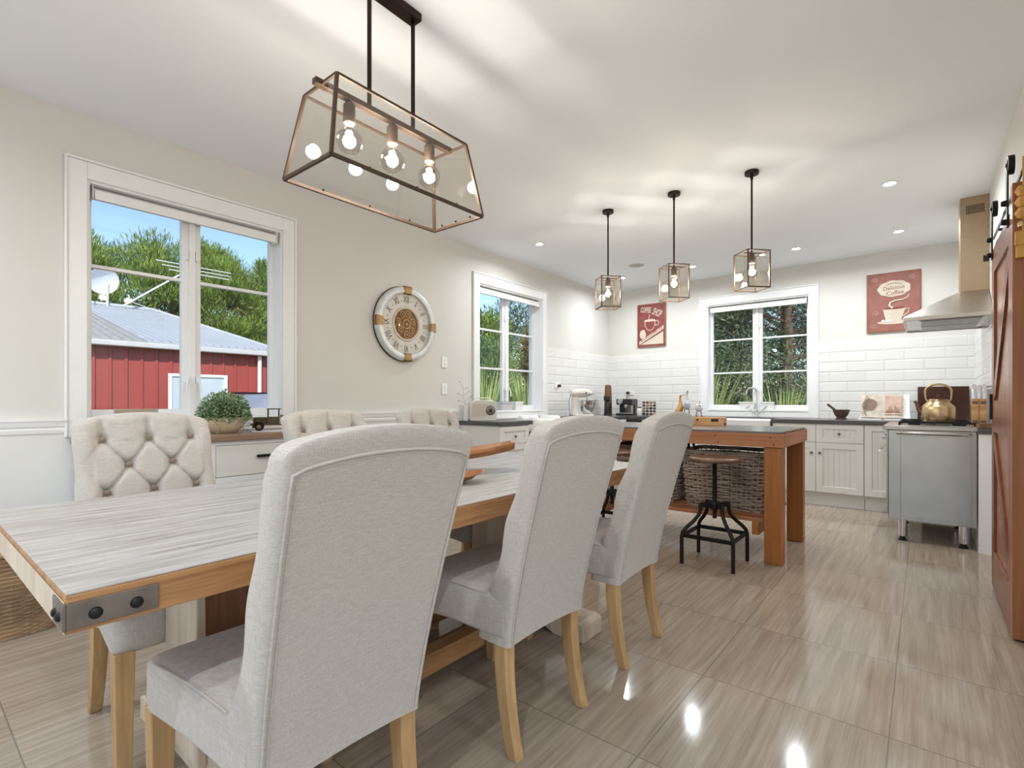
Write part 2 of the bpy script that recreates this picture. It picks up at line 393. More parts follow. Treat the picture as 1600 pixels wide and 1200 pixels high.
M['chrome'] = metal('polished_chrome', (.75, .75, .76), .08)
M['cedar'] = wood('red_stained_pine', (.27, .085, .018), (.50, .20, .05), 'z', .4, 10, .05, .2, 60, 1.5)
M['cedarx'] = wood('red_stained_pine_rail', (.32, .11, .04), (.54, .24, .10), 'x', .4, 10, .05, .2, 60, 1.3)
M['cedary'] = wood('red_stained_pine_cross', (.33, .11, .045), (.58, .25, .11), 'y', .4, 10, .05, .2, 60, 1.5)
M['door'] = wood('varnished_barn_door_wood', (.16, .045, .018), (.32, .11, .045), 'z', .28, 8, .04, .15, 60, 1.0)
M['doorpan'] = wood('barn_door_boards', (.30, .125, .065), (.46, .22, .125), 'z', .25, 8, .04, .15)
M['slate'] = wood('grey_stained_top', (.12, .11, .11), (.26, .25, .245), 'x', .22, 12, .05, .2)
M['walnut'] = wood('dark_stool_wood', (.07, .035, .02), (.24, .13, .08), 'x', .3, 20, .1, .3)
M['willow'] = plain('grey_willow', (.40, .32, .26), .6, var=.35, scale=7)
M['rattan'] = plain('brown_rattan', (.40, .26, .15), .6, var=.35, scale=9)
M['honey'] = wood('honey_wood', (.40, .19, .06), (.66, .40, .18), 'x', .4, 20, .08)
M['tray'] = wood('carved_acacia', (.19, .065, .02), (.42, .18, .06), 'x', .4, 14, .12)
M['sbtop'] = wood('brown_sideboard_top', (.20, .12, .075), (.38, .26, .18), 'y', .4, 18, .05)
M['cream'] = plain('cream_enamel', (.72, .69, .62), .25, var=.02)
M['whitec'] = plain('white_ceramic', (.82, .81, .79), .18, var=.02)
M['whitecloth'] = plain('white_cotton', (.76, .75, .73), .9, var=.05, bump=.4, bscale=30)
M['wbowl'] = wood('pale_bowl', (.55, .40, .24), (.74, .62, .45), 'x', .5, 6, .3)
M['gold'] = metal('antique_gold', (.34, .215, .105), .5)
M['goldp'] = plain('brown_gold_backing', (.22, .10, .03), .5, .3)
M['clockw'] = plain('distressed_silver_white_metal', (.66, .68, .68), .38, .25, .12, 14)
M['clockface'] = plain('antique_clock_face', (.70, .66, .60), .5, var=.08, scale=9)
M['num'] = plain('faded_grey_print', (.10, .08, .07), .6)
M['brass'] = metal('worn_brass', (.62, .45, .26), .3)
M['copper'] = metal('dull_copper', (.20, .10, .06), .4)
M['brownp'] = plain('brown_glossy_panel', (.055, .022, .014), .18)
M['stone'] = plain('dark_granite_mortar', (.10, .065, .045), .6, var=.3, scale=80, bump=.4)
M['paper'] = plain('printed_paper', (.62, .54, .46), .7, var=.16, scale=16)
M['ink'] = plain('sepia_ink', (.28, .16, .11), .7, var=.3, scale=20)
M['ink2'] = plain('pink_wash_ink', (.62, .42, .33), .7, var=.2, scale=20)
M['red'] = plain('poster_red', (.235, .045, .038), .55, var=.18, scale=12)
M['redd'] = plain('poster_dark_red', (.20, .04, .03), .55, var=.2, scale=12)
M['rose'] = plain('poster_rose', (.30, .115, .09), .6, var=.18, scale=10)
M['postbrown'] = plain('poster_brown_edge', (.27, .10, .055), .6, var=.2)
M['cream2'] = plain('poster_cream', (.64, .55, .44), .6, var=.08)
M['orange'] = plain('amber_beeswax', (.60, .33, .07), .5, var=.15, scale=18)
M['duckw'] = wood('orange_carved_wood', (.45, .20, .05), (.68, .36, .12), 'z', .35, 12, .2)
M['bluew'] = plain('pale_blue_painted_wood', (.55, .58, .62), .5, var=.1)
M['truck'] = plain('olive_tinplate', (.085, .062, .025), .45, .3, .3, 30)
M['truckb'] = plain('brown_tinplate', (.17, .085, .045), .45, .2, .3, 30)
M['shed'] = plain('red_corrugated_steel', (.37, .072, .058), .5, var=.06, scale=1)
M['roof'] = plain('galvanised_roof_sheet', (.44, .46, .48), .5, .0, .05, 2)
M['roofo'] = plain('lichen_grey_roof_sheet', (.36, .36, .33), .6, 0, .12, 8)
M['gutter'] = plain('pale_grey_gutter', (.60, .59, .57), .5)
M['whitep'] = plain('white_exterior_paint', (.78, .80, .82), .5)
M['carp'] = plain('silver_car_paint', (.46, .47, .49), .25, .5)
M['carg'] = plain('dark_car_glass', (.03, .035, .045), .1)
M['ground'] = plain('grass_ground', (.12, .16, .05), .9, var=.4, scale=3)
M['bark'] = plain('pine_bark', (.16, .10, .065), .9, var=.4, scale=14, bump=.6, bscale=20)
M['pine'] = leafmat('pine_needles', [(.05, .085, .015), (.15, .24, .035), (.36, .46, .10)], 1.2)
M['pine2'] = leafmat('dark_conifer_needles', [(.04, .065, .03), (.12, .18, .08), (.30, .38, .20)], 1.5)
M['rust'] = leafmat('rusty_foliage', [(.07, .05, .012), (.22, .16, .04), (.33, .30, .06)], 1.5)
M['twig'] = leafmat('dead_brown_twigs', [(.06, .04, .025), (.18, .12, .07), (.34, .26, .18)], 2)
M['flax'] = leafmat('flax_leaves', [(.13, .20, .04), (.34, .44, .13), (.62, .66, .30)], 2, .4)
M['box'] = leafmat('grey_green_box_leaves', [(.07, .13, .05), (.24, .35, .17), (.56, .66, .46)], 22)
# ================================================================== STRUCTURE
LX, BY, CH = -3.65, 6.80, 2.70
def struct(name, mb, mat, parent=None, **k):
    o = mb.build(name, mat, parent, **k)
    if parent is None: o['kind'] = 'structure'
    return o
struct('floor', MB().box((LX-.2, -2.5, -.1), (3.4, BY+.2, 0)), M['floor'])
struct('ceiling', MB().box((LX-.2, -2.5, CH), (3.4, BY+.2, CH+.12)), M['ceil'])
W1 = (.718, 1.838); W2 = (3.95, 5.09); W3 = (-2.213, -1.043); WZ = (.97, 2.34)
m = MB()
for y0, y1, z0, z1 in ((-2.5, W1[0], 0, CH), (W1[1], W2[0], 0, CH), (W2[1], BY+.2, 0, CH), (*W1, 0, WZ[0]), (*W1, WZ[1], CH), (*W2, 0, WZ[0]), (*W2, WZ[1], CH)):
    m.box((LX-.2, y0, z0), (LX, y1, z1))
struct('wall_left', m, M['wall'])
m = MB()
for x0, x1, z0, z1 in ((LX, W3[0], 0, CH), (W3[1], .51, 0, CH), (*W3, 0, WZ[0]), (*W3, WZ[1], CH)):
    m.box((x0, BY, z0), (x1, BY+.2, z1))
struct('wall_back', m, M['wall'])
struct('wall_right', MB().box((.39, 2.0, 0), (.51, BY, CH)), M['wall'])
struct('wall_return', MB().box((.51, 2.0, 0), (3.4, 2.12, CH)), M['wall'])
m = MB()
for y0, y1, z0, z1 in ((-2.5, -1.9, 0, CH), (1.5, 2.0, 0, CH), (-1.9, 1.5, 2.25, CH)): m.box((3.2, y0, z0), (3.4, y1, z1))  # unseen opening put into this wall to let fill daylight in
struct('wall_side', m, M['wall'])
m = MB()
for x0, x1, z0, z1 in ((LX, -3.0, 0, CH), (2.2, 3.2, 0, CH), (-3.0, 2.2, 2.25, CH)): m.box((x0, -2.5, z0), (x1, -2.35, z1))  # wide gap left out of view so daylight can enter
struct('wall_rear', m, M['wall'])
# white panelled dado with its moulded rail, skirting
struct('trim_1', MB().box((LX, -2.3, 0), (LX+.006, 3.64, .93)), M['wains'])
m = MB()
for y0, y1 in ((-2.3, W1[0]-.085), (W1[1]+.085, 3.64)):
    pr = [(LX, .925), (LX+.012, .925), (LX+.016, .945), (LX+.012, .955), (LX+.020, .962), (LX+.026, .985), (LX+.030, .992), (LX+.030, 1.003), (LX, 1.003)]
    m.prism(pr, y0, y1, 'y')
struct('trim_2', m, M['trim'])
struct('baseboard_left', MB().box((LX+.006, -2.3, 0), (LX+.02, 3.64, .12)), M['trim'], bevel=.003)
# tiled splashback
m = MB()
for y0, y1, z0, z1 in ((W2[1]+.085, BY, .90, 1.76),): m.box((LX, y0, z0), (LX+.010, y1, z1))
struct('trim_3', m, M['tile_y'])
m = MB()
for x0, x1, z0, z1 in ((LX+.01, W3[0]-.085, .9, 1.76), (W3[1]+.085, .38, .9, 1.76)): m.box((x0, BY-.01, z0), (x1, BY, z1))
struct('trim_4', m, M['tile_x'])
struct('trim_5', MB().box((.38, 4.97, .9), (.39, BY-.01, 1.76)), M['tile_y'])

def window(n, loc, rz, w, bars):
    t = bpy.data.objects.new('window_%d' % n, None); COL.objects.link(t); t.location = loc; t.rotation_euler = (0, 0, rz)
    t['kind'] = 'structure'
    h = w/2; z0, z1 = WZ; c = .085
    m = MB()
    for a, b in (((-h-c, -.018, z0-.07), (-h, -.001, z1+c+.01)), ((h, -.018, z0-.07), (h+c, -.001, z1+c+.01)), ((-h, -.018, z1), (h, -.001, z1+c+.01)), ((-h, -.018, z0-.07), (h, -.001, z0))): m.box(a, b)
    for a, b in (((-h-c-.012, -.026, z0-.07), (-h-c-.0005, -.001, z1+c+.0105)), ((h+c+.0005, -.026, z0-.07), (h+c+.012, -.001, z1+c+.0105)), ((-h-c-.012, -.026, z1+c+.011), (h+c+.012, -.001, z1+c+.024))): m.box(a, b)
    m.build('casing', M['trim'], t, bevel=.003)
    m = MB()
    for a, b in (((-h, -.001, z0), (-h+.014, .19, z1)), ((h-.014, -.001, z0), (h, .19, z1)), ((-h+.014, -.001, z1-.014), (h-.014, .19, z1))): m.box(a, b)
    m.build('jamb', M['trim'], t)
    MB().box((-h+.014, -.024, z0), (h-.014, .19, z0+.022)).build('sill', M['trim'], t, bevel=.003)
    m = MB()      # centre mullion and outer frame
    m.box((-.018, .085, z0+.022), (.018, .16, z1-.014))
    m.box((-h+.014, .10, z0+.022), (-h+.020, .16, z1-.014)); m.box((h-.020, .10, z0+.022), (h-.014, .16, z1-.014))
    m.box((-h+.020, .10, z0+.022), (h-.020, .16, z0+.036)); m.box((-h+.020, .10, z1-.03), (h-.020, .16, z1-.014))
    m.build('frame', M['trim'], t, bevel=.002)
    for s in (-1, 1):
        xa, xb = (.018, h-.020) if s > 0 else (-h+.020, -.018)
        m = MB(); st = .038; gz0, gz1 = 1.048, z1-.06
        m.box((xa, .105, z0+.036), (xa+st*(1 if s > 0 else .6), .145, z1-.03)); m.box((xb-st*(.6 if s > 0 else 1), .105, z0+.036), (xb, .145, z1-.03))
        ga = xa+st*(1 if s > 0 else .6); gb = xb-st*(.6 if s > 0 else 1)
        m.box((ga, .105, z0+.036), (gb, .145, gz0)); m.box((ga, .105, gz1), (gb, .145, z1-.03))
        sash = m.build('sash', M['trim'], t, bevel=.002)
        for bz in bars: MB().box((ga, .108, bz-.010), (gb, .142, bz+.010)).build('glazing_bar', M['trim'], sash, bevel=.002)
        MB().box((ga, .122, gz0), (gb, .126, gz1)).build('pane', M['glass'], sash)
        x = .018*s*1.6
        m = MB().box((x-.008, .075, 1.22), (x+.008, .105, 1.26)); m.tube([(x, .07, 1.24), (x+.01*s, .062, 1.21), (x+.012*s, .06, 1.15)], .006, 8)
        m.build('latch', M['trim'], sash)
        MB().box((x-.007, .085, 2.02), (x+.007, .106, 2.08)).build('hinge', M['trim'], sash)
    return t
yc = lambda a: (a[0]+a[1])/2
window(1, (LX, yc(W1), 0), R(90), W1[1]-W1[0], (1.885,))
window(2, (LX, yc(W2), 0), R(90), W2[1]-W2[0], (1.885, 1.46))
window(3, (yc(W3), BY, 0), 0, W3[1]-W3[0], (1.885, 1.46))
def blind(loc, rz, w, label):
    t = thing('roller_blind', label, 'blind', loc, rz, 'rolled up white blinds')
    h = w/2-.02
    m = MB().lathe([(0, -h), (.034, -h), (.034, h), (0, h)], (0, .055, 2.288), 20, flat=True, axis='x'); m.build('roll', M['whitecloth'], t)
    MB().box((-h+.005, .014, 2.262), (h-.005, .020, 2.300)).build('fabric', M['trim'], t)
    MB().box((-h+.005, .008, 2.246), (h-.005, .026, 2.264)).build('bottom_bar', M['trim'], t, bevel=.003)
    for s in (-1, 1): MB().box((s*h-.002, .012, 2.245), (s*(h+.006), .095, 2.326)).build('bracket', M['trim'], t)
blind((LX, yc(W1), 0), R(90), W1[1]-W1[0]-.03, 'rolled white blind above the window that looks onto the red shed')
blind((LX, yc(W2), 0), R(90), W2[1]-W2[0]-.03, 'rolled white blind above the narrow window behind the radio')
blind((yc(W3), BY, 0), 0, W3[1]-W3[0]-.03, 'rolled white blind above the kitchen sink window')
# unseen rear door frames, added with their opening to let fill daylight in
for nm, a, b in (('added_door_1', (-3.0, -2.42, 0), (2.2, -2.38, 2.25)),):
    m = MB(); n = 4; L0, L1 = a[0], b[0]; w = (L1-L0)/n
    for i in range(n):
        x0 = L0+i*w; x1 = x0+w
        for p, q in (((x0, a[1], 0), (x0+.05, b[1], 2.25)), ((x1-.05, a[1], 0), (x1, b[1], 2.25)), ((x0, a[1], 2.19), (x1, b[1], 2.25)), ((x0, a[1], 0), (x1, b[1], .08))): m.box(p, q)
    d = struct(nm, m, M['trim'])

# ================================================================== CEILING FITTINGS
def downlight(x, y, label, group='recessed ceiling downlights', k=.68):
    t = thing('downlight', label, 'downlight', (x, y, CH), 0, group)
    MB().lathe([(.030, 0), (.046, -.001), (.048, -.006), (.044, -.009), (.034, -.006), (.030, -.002)], (0, 0, 0), 28).build('trim_ring', M['trim'], t)
    MB().lathe([(0, -.004), (.031, -.004), (.031, -.001), (0, -.001)], (0, 0, 0), 24, flat=True).build('lens', M['lens'], t)
    lamp('light', 'AREA', (0, 0, -.012), DOWN_W*k, t, WHITE, .07)
    return t
for x, y, lb in ((-3.049, 4.21, 'glowing downlight nearest the narrow window on the clock wall'), (-3.049, 6.05, 'small glowing downlight in the far corner above the coffee machine'),
                 (-2.143, 6.06, 'glowing downlight seen beside the middle lantern, in front of the back wall'), (-1.046, 6.03, 'glowing downlight above the kitchen sink, right of the rightmost lantern'),
                 (-.199, 4.655, 'large looking glowing downlight nearest the barn door side'), (-.189, 6.02, 'glowing downlight above the delicious coffee sign')):
    downlight(x, y, lb)
for _i, (x, y) in enumerate(((-2.5, -1.5), (-2.6, -.6), (-.2, -.4), (-.9, -1.7), (2.0, .9), (2.0, -.9))):  # unseen downlights added to brighten the room
    downlight(x, y, ['added fill downlight behind the camera on the window wall side', 'added fill downlight over the near end of the window wall', 'added fill downlight straight above the camera', 'added fill downlight nearest the rear door opening', 'added fill downlight in the side room, towards the kitchen', 'added fill downlight in the side room, towards the garden'][_i], 'unseen downlights added as fill', 1.0)
t = thing('ceiling_speaker', 'round flush white speaker grille in the ceiling between two lanterns', 'speaker', (-2.639, 5.583, CH))
MB().lathe([(0, -.004), (.085, -.004), (.088, -.002), (.088, 0)], (0, 0, 0), 32).build('grille', plain('grey_speaker_mesh', (.45, .44, .43), .7), t)
MB().lathe([(.088, 0), (.089, -.006), (.100, -.006), (.104, 0)], (0, 0, 0), 32).build('rim', M['trim'], t)

def bulb(parent, x, y, ztop, r=.046, sock=.055, power=None):
    # socket hanging from ztop, bulb below it
    s = MB().lathe([(0, ztop), (.012, ztop), (.016, ztop-.006), (.0215, ztop-.012), (.0225, ztop-sock), (.020, ztop-sock-.004), (0, ztop-sock-.004)], (x, y, 0), 20).build('socket', M['socket'], parent)
    z = ztop-sock-.004; c = z-.018-r*.95
    pr = [(0.013, z+.004), (.0135, z-.008), (.018, z-.018)]
    for i in range(3, 15):
        a = math.pi*i/14; pr.append((max(r*math.sin(a), .0001), c+r*math.cos(a)))
    MB().lathe(pr, (x, y, 0), 24).build('bulb', M['bglass'], s, fix=False)
    m = MB()
    for k in range(4):
        a = k*math.pi/2+.4; dx, dy = math.cos(a)*.010, math.sin(a)*.010
        m.tube([(x+dx*.5, y+dy*.5, c+.024), (x+dx*1.3, y+dy*1.3, c), (x+dx*.5, y+dy*.5, c-.022)], .0018, 6)
    m.build('filament', M['filament'], s)
    MB().tube([(x, y, z), (x, y, c+.018)], .004, 8).build('stem', M['bglass'], s)
    lamp('bulb_light', 'POINT', (x, y, c), power or BULB_W, s, (1, .95, .88), .027)
    return s
# ---- long lantern over the dining table
t = thing('linear_lantern', 'long tapered glass and bronze lantern with three bulbs over the dining table', 'pendant light', (-1.645, 1.275, 0))
zb, zt = 1.90, 2.207
hb = (.153, .363); ht = (.104, .311)
B = [Vector((sx*hb[0], sy*hb[1], zb)) for sx, sy in ((-1,-1),(1,-1),(1,1),(-1,1))]
T = [Vector((sx*ht[0], sy*ht[1], zt)) for sx, sy in ((-1,-1),(1,-1),(1,1),(-1,1))]
m = MB()
for i in range(4):
    j = (i+1) % 4
    m.bar(B[i], B[j], .011, .011); m.bar(T[i], T[j], .009, .009); m.bar(B[i], T[i], .011, .011, (0, 1, 0))
m.build('frame', M['bronze'], t)
for i in range(4):
    j = (i+1) % 4; a, b, c, d = B[i], B[j], T[j], T[i]
    n = (b-a).cross(d-a).normalized()*.0015
    MB().hexa([a-n, b-n, b+n, a+n], [d-n, c-n, c+n, d+n]).build('pane', M['lglass'], t)
for i in range(4):
    a, b = B[i], B[(i+1) % 4]
    for k in (.2, .5, .8):
        p = a.lerp(b, k); MB().ball((p.x*.97, p.y*.97, p.z+.010), .0045, 6).build('glass_clip', M['bronzeblk'], t)
cb = MB().box((-.013, -.335, zt-.006), (.013, .318, zt+.016)).build('crossbar', M['bronze'], t, bevel=.002)
for y in (-.195, .0, .195): bulb(t, 0, y, zt-.008, .050, .075, BULB_W*.62)
for y in (-.108, .105): MB().tube([(0, y, zt+.01), (0, y, CH-.03)], .0085, 12).build('rod', M['bronzeblk'], t)
MB().box((-.030, -.15, CH-.032), (.030, .128, CH)).build('canopy', M['bronzeblk'], t, bevel=.004)
# ---- three box lanterns over the island
def lantern(x, y, label):
    t = thing('box_lantern', label, 'pendant light', (x, y, 0), R(47), 'glass box lanterns in a row over the island')
    MB().lathe([(0, CH), (.046, CH), (.047, CH-.020), (.044, CH-.024), (0, CH-.024)], (0, 0, 0), 28, flat=True).build('canopy', M['bronzeblk'], t)
    MB().tube([(0, 0, CH-.02), (0, 0, CH-.055)], .010, 12).build('collar', M['bronzeblk'], t)
    MB().tube([(0, 0, CH-.05), (0, 0, 2.135)], .0065, 10).build('rod', M['bronzeblk'], t)
    h = .081; z0, z1 = 1.879, 2.130; m = MB()
    cs = [(-h, -h), (h, -h), (h, h), (-h, h)]
    for i in range(4):
        a, b = cs[i], cs[(i+1) % 4]
        m.bar((*a, z0), (*b, z0), .0075); m.bar((*a, z1), (*b, z1), .0075); m.bar((*a, z0-.0037), (*a, z1+.0037), .0075)
    m.bar((-h, 0, z1), (h, 0, z1), .0075)
    m.build('frame', M['bronze'], t)
    for i in range(4):
        a, b = cs[i], cs[(i+1) % 4]; k = .97
        m = MB(); p, q = Vector((a[0]*k, a[1]*k, 0)), Vector((b[0]*k, b[1]*k, 0)); n = (q-p).cross(Vector((0, 0, 1))).normalized()*.001
        m.hexa([p-n+Vector((0,0,z0+.004)), q-n+Vector((0,0,z0+.004)), q+n+Vector((0,0,z0+.004)), p+n+Vector((0,0,z0+.004))],
               [p-n+Vector((0,0,z1-.004)), q-n+Vector((0,0,z1-.004)), q+n+Vector((0,0,z1-.004)), p+n+Vector((0,0,z1-.004))]).build('pane', M['lglass'], t)
    bulb(t, 0, 0, z1-.003, .044, .066)
lantern(-2.068, 3.837, 'glass box lantern hanging in front of the far corner, the left one of three')
lantern(-1.496, 3.826, 'glass box lantern hanging in the middle of the row of three')
lantern(-.936, 3.813, 'glass box lantern in front of the sink window, nearest the barn door')

# ================================================================== DINING TABLE
t = thing('dining_table', 'long weathered oak trestle dining table with riveted steel corner brackets', 'dining table', (0, 0, 0))
X0, X1, Y0, Y1, Z0, Z1 = -2.175, -1.135, .195, 2.52, .70, .77
MB().box((X0+.001, Y0+.001, Z1-.003), (X1-.001, Y1-.001, Z1)).build('tabletop', M['tabletop'], t, bevel=.001)
MB().box((X0, Y0, Z0), (X1, Y1, Z1-.0031)).build('edge_frame', M['tableside'], t, bevel=.003)
# limewashed end boards
for y in (Y0-.002, Y1+.001): MB().box((X0+.002, y, Z0+.002), (X1-.002, y+.001, Z1-.014)).build('end_board', M['tablepale'], t)
for cx, sx in ((X0, 1), (X1, -1)):
    for cy, sy in ((Y0, 1), (Y1, -1)):
        m = MB(); e = .005
        m.box((cx-sx*e, cy, Z0+.008), (cx, cy+sy*.135, Z1-.016)); m.box((cx-sx*e, cy-sy*e, Z0+.008), (cx+sx*.075, cy, Z1-.016))
        br = m.build('corner_bracket', M['bracket'], t, bevel=.001)
        for d in (.040, .100): MB().ball((cx-sx*e, cy+sy*d, .728), .0105, 10, (.75, 1, 1)).build('bolt', M['iron'], br)
        for d in (.022, .052): MB().ball((cx+sx*d, cy-sy*e, .728), .0085, 10, (1, .75, 1)).build('bolt', M['iron'], br)
mid = (X0+X1)/2
for yc_, sgn in ((.645, 1), (2.07, -1)):
    # ogee footed beam running across the table
    w = .46; pr = [(-w, 0), (-w, .075), (-w+.03, .088), (-w+.13, .088), (-w+.20, .135), (-.12, .150), (.12, .150), (w-.20, .135), (w-.13, .088), (w-.03, .088), (w, .075), (w, 0), (w-.16, 0), (w-.22, .028), (-w+.22, .028), (-w+.16, 0)]
    MB().prism([(mid+a, b) for a, b in pr], yc_-.085, yc_+.085, 'y').build('foot_beam', M['tablepale'], t, bevel=.006)
    y0_, y1_ = (.560, .80) if sgn > 0 else (1.90, 2.15)
    MB().box((mid-.105, y0_, .10), (mid+.105, y1_, .70)).build('column', M['tablebrown'], t, bevel=.003)
    for ya, yb in ((y0_-.024, y0_-.0005), (y1_+.0005, y1_+.024)):
        MB().hexa([(mid-.135, ya, .10), (mid+.125, ya, .10), (mid+.125, yb, .10), (mid-.135, yb, .10)], [(mid-.115, ya, .695), (mid+.115, ya, .695), (mid+.115, yb, .695), (mid-.115, yb, .695)]).build('end_board', M['tablepale'], t, bevel=.003)
    for sx in (-1, 1): MB().box((mid+sx*.1055, y0_, .615), (mid+sx*.135, y1_, .70)).build('side_rail', M['tablebrown'], t, bevel=.003)
for s in (-1, 1): MB().box((mid+s*.16-.035, .66, .055), (mid+s*.16+.035, 2.05, .135)).build('stretcher', M['tableside'], t, bevel=.004)

# ================================================================== DINING CHAIRS
def chair_proto():
    t = thing('dining_chair', '', 'dining chair', (0, 0, 0), 0, 'button backed linen chairs around the dining table')
    H = 1.054
    xr = lambda z: -.222-.168*((z-.345)/.66)**1.25 if z > .345 else -.222
    def wz(z): return .204+.020*min(1, max(0, (z-.34)/.6))
    DX, DZ = .145, .094
    ZT = .955
    def tuft(y, z):      # depth of the buttoned pattern at a point of the front
        if abs(y) > .222: return 0
        p = y/DX+(z-ZT)/(2*DZ); q = y/DX-(z-ZT)/(2*DZ)
        if z > ZT:
            k = y/DX; d = abs(k-round(k)); c = math.exp(-(d/.07)**2)*(1 if abs(round(k)) <= 1 else 0)
            near = math.hypot((k-round(k))*DX, z-ZT) if abs(round(k)) <= 1 else 9
            return .014*c+.022*math.exp(-(near/.022)**2)-.006*math.cos(2*math.pi*k)*-1*.5
        ylim = 1.0
        dp = abs(p-round(p)); dq = abs(q-round(q))
        c = max(math.exp(-(dp/.045)**2), math.exp(-(dq/.045)**2))
        # nearest button
        best = 9
        for r0 in (round((ZT-z)/DZ), round((ZT-z)/DZ)+1, round((ZT-z)/DZ)-1):
            if r0 < 0 or r0 > 3: continue
            off = .5 if r0 % 2 else 0; k = round(y/DX-off)+off
            if abs(k) > 1.01: continue
            best = min(best, math.hypot(y-k*DX, z-(ZT-r0*DZ)))
        fade = 1/(1+math.exp((abs(y)-.168)/.012)); fz = 1/(1+math.exp((.60-z)/.02))
        return (.013*c*fade+.022*math.exp(-(best/.022)**2))*fz
    NS, NT = 72, 104; zb = .338
    rings = []
    def top(s): return H-.028*abs(s)**2.2-.005*max(0, (abs(s)-.9)/.1)**2
    for it in range(NT+7):
        if it <= NT: tt = it/NT; ins = 0.0; drop = .03
        else:
            a = (it-NT)/6*math.pi/2; tt = 1; ins = .026*(1-math.cos(a)); drop = .03*(1-math.sin(a))
        front = []; rear = []
        for k in range(NS+1):
            s = -1+2*k/NS
            zz0 = zb+.012*(1-s*s) ; z = zz0+tt*((top(s)-.03)-zz0) + (.03-drop if it > NT else 0)
            w = wz(z); y = s*(w-ins*.6)
            th = .112-.034*min(1, max(0, (z-.4)/.6)); r = xr(z)
            xf = r+th
            if z < .56: xf = r+th+.03*(1-max(0, (z-.34))/.22)
            e = abs(y)-(w-.034)
            cr = .026*(1-math.sqrt(max(0, 1-min(1, e/.034)**2))) if e > 0 else 0
            er = abs(y)-(w-.014); crr = .012*(1-math.sqrt(max(0, 1-min(1, er/.014)**2))) if er > 0 else 0
            scal = .006*math.sin((z-.45)/.11*math.pi) if abs(s) > .8 and .5 < z < .98 else 0
            front.append((xf-cr-tuft(y, z)*(1 if it <= NT else max(0, 1-(it-NT)/4))-ins+scal, y, z))
            rear.append((r+crr+ins*.35, y, z))
        rings.append(front+rear[::-1])
    m = MB(); n = 2*(NS+1); vs = [p for r_ in rings for p in r_]; fs = []
    for i in range(len(rings)-1):
        for k in range(n): k2 = (k+1) % n; fs.append((i*n+k, i*n+k2, (i+1)*n+k2, (i+1)*n+k))
    for i in (0, len(rings)-1):
        for k in range(NS): fs.append((i*n+k, i*n+k+1, i*n+n-2-k, i*n+n-1-k) if i else (i*n+k+1, i*n+k, i*n+n-1-k, i*n+n-2-k))
    m.add(vs, fs, True)
    bk = m.build('backrest', M['linen'], t)
    # piping following the outline of the rear panel
    for q, rad, dxx in ((.016, .0032, 0), (.026, .0016, 0)):
        pts = []
        for k in range(26): z = .35+k/25*(top(.93)-.045-.35-q*.6); pts.append((xr(z)-.001, -(wz(z)-q), z))
        for k in range(1, 24):
            s = -.9+1.8*k/24; z = top(s)-.040-q*.7; pts.append((xr(z)-.001, s*(wz(z)), z))
        for k in range(26)[::-1]: z = .35+k/25*(top(.93)-.045-.35-q*.6); pts.append((xr(z)-.001, (wz(z)-q), z))
        MB().tube(pts, rad, 8).build('piping', M['linen'], bk)
    for r0 in range(4):
        off = .5 if r0 % 2 else 0
        for k in ((-1, 0, 1) if r0 % 2 == 0 else (-.5, .5)):
            z = ZT-r0*DZ; y = k*DX; th = .112-.034*min(1, max(0, (z-.4)/.6))
            MB().ball((xr(z)+th-.013, y, z), .0105, 8, (.55, 1, 1)).build('button', M['button'], t)
    # seat
    rings = []; nx = 26
    for i in range(nx+1):
        u = i/nx; x = -.205+u*.475
        hw = .208+.040*u; zt = .498+.012*math.sin(math.pi*min(1, u*1.1)); z0 = .352+.010*(1-abs(2*u-1))
        rr = .055; e = x-(.27-rr); k = math.sqrt(max(0, 1-(e/rr)**2)) if e > 0 else 1
        k = max(k, .02)
        ring = []; nn = 48
        cz = (zt+z0)/2; hz = (zt-z0)/2*(.50+.50*k); hy = hw-(1-k)*.035
        for j in range(nn):
            a = 2*math.pi*j/nn; ca, sa = math.cos(a), math.sin(a); ex = .22
            ring.append((x, hy*math.copysign(abs(ca)**ex, ca), cz+hz*math.copysign(abs(sa)**ex, sa)))
        rings.append(ring)
    st = MB().loft(rings).build('seat', M['linen'], t)
    for s in (-1, 1):
        MB().tube([(-.14+.01*k, s*(.2095+.0395*(k*.01+.065)/.475), .4885+.012*math.sin(math.pi*min(1, (k*.01+.065)/.475*1.1))) for k in range(34)], .0022, 6).build('piping', M['linen'], st)
    # legs
    for s in (-1, 1):
        m = MB(); rg = []
        for k in range(13):
            u = k/12; z = .37*(1-u); x = -.185+.012*u-.062*u*u; w = .047-.010*u; d = .050-.012*u
            y = s*(.178+.004*u)
            rg.append([(x-d/2, y-w/2, z), (x+d/2, y-w/2, z), (x+d/2, y+w/2, z), (x-d/2, y+w/2, z)])
        m.loft(rg, smooth=False).build('leg', M['oakleg'], t, bevel=.003)
        x, y = .235, s*.215; a, b = .026, .019
        MB().hexa([(x-b, y-b, 0), (x+b, y-b, 0), (x+b, y+b, 0), (x-b, y+b, 0)], [(x-a, y-a, .37), (x+a, y-a, .37), (x+a, y+a, .37), (x-a, y+a, .37)]).build('leg', M['oakleg'], t, bevel=.003)
    return t
ch = chair_proto()
spots = [(-1.195, .635, 180, 'pale linen chair in the foreground, its plain back filling the picture centre'),
         (-1.205, 1.415, 178, 'linen chair seen from behind, middle of the three backs towards us'),
         (-1.200, 2.10, 181, 'linen chair seen from behind at the kitchen end of the near side'),
         (-2.055, .655, 0, 'linen chair on the window side showing its full buttoned front'),
         (-2.075, 1.455, 1, 'linen chair behind the toy truck end of the table, only its buttoned top showing'),
         (-2.055, 2.13, -1, 'linen chair on the wall side below the clock, nearest the radio bench')]
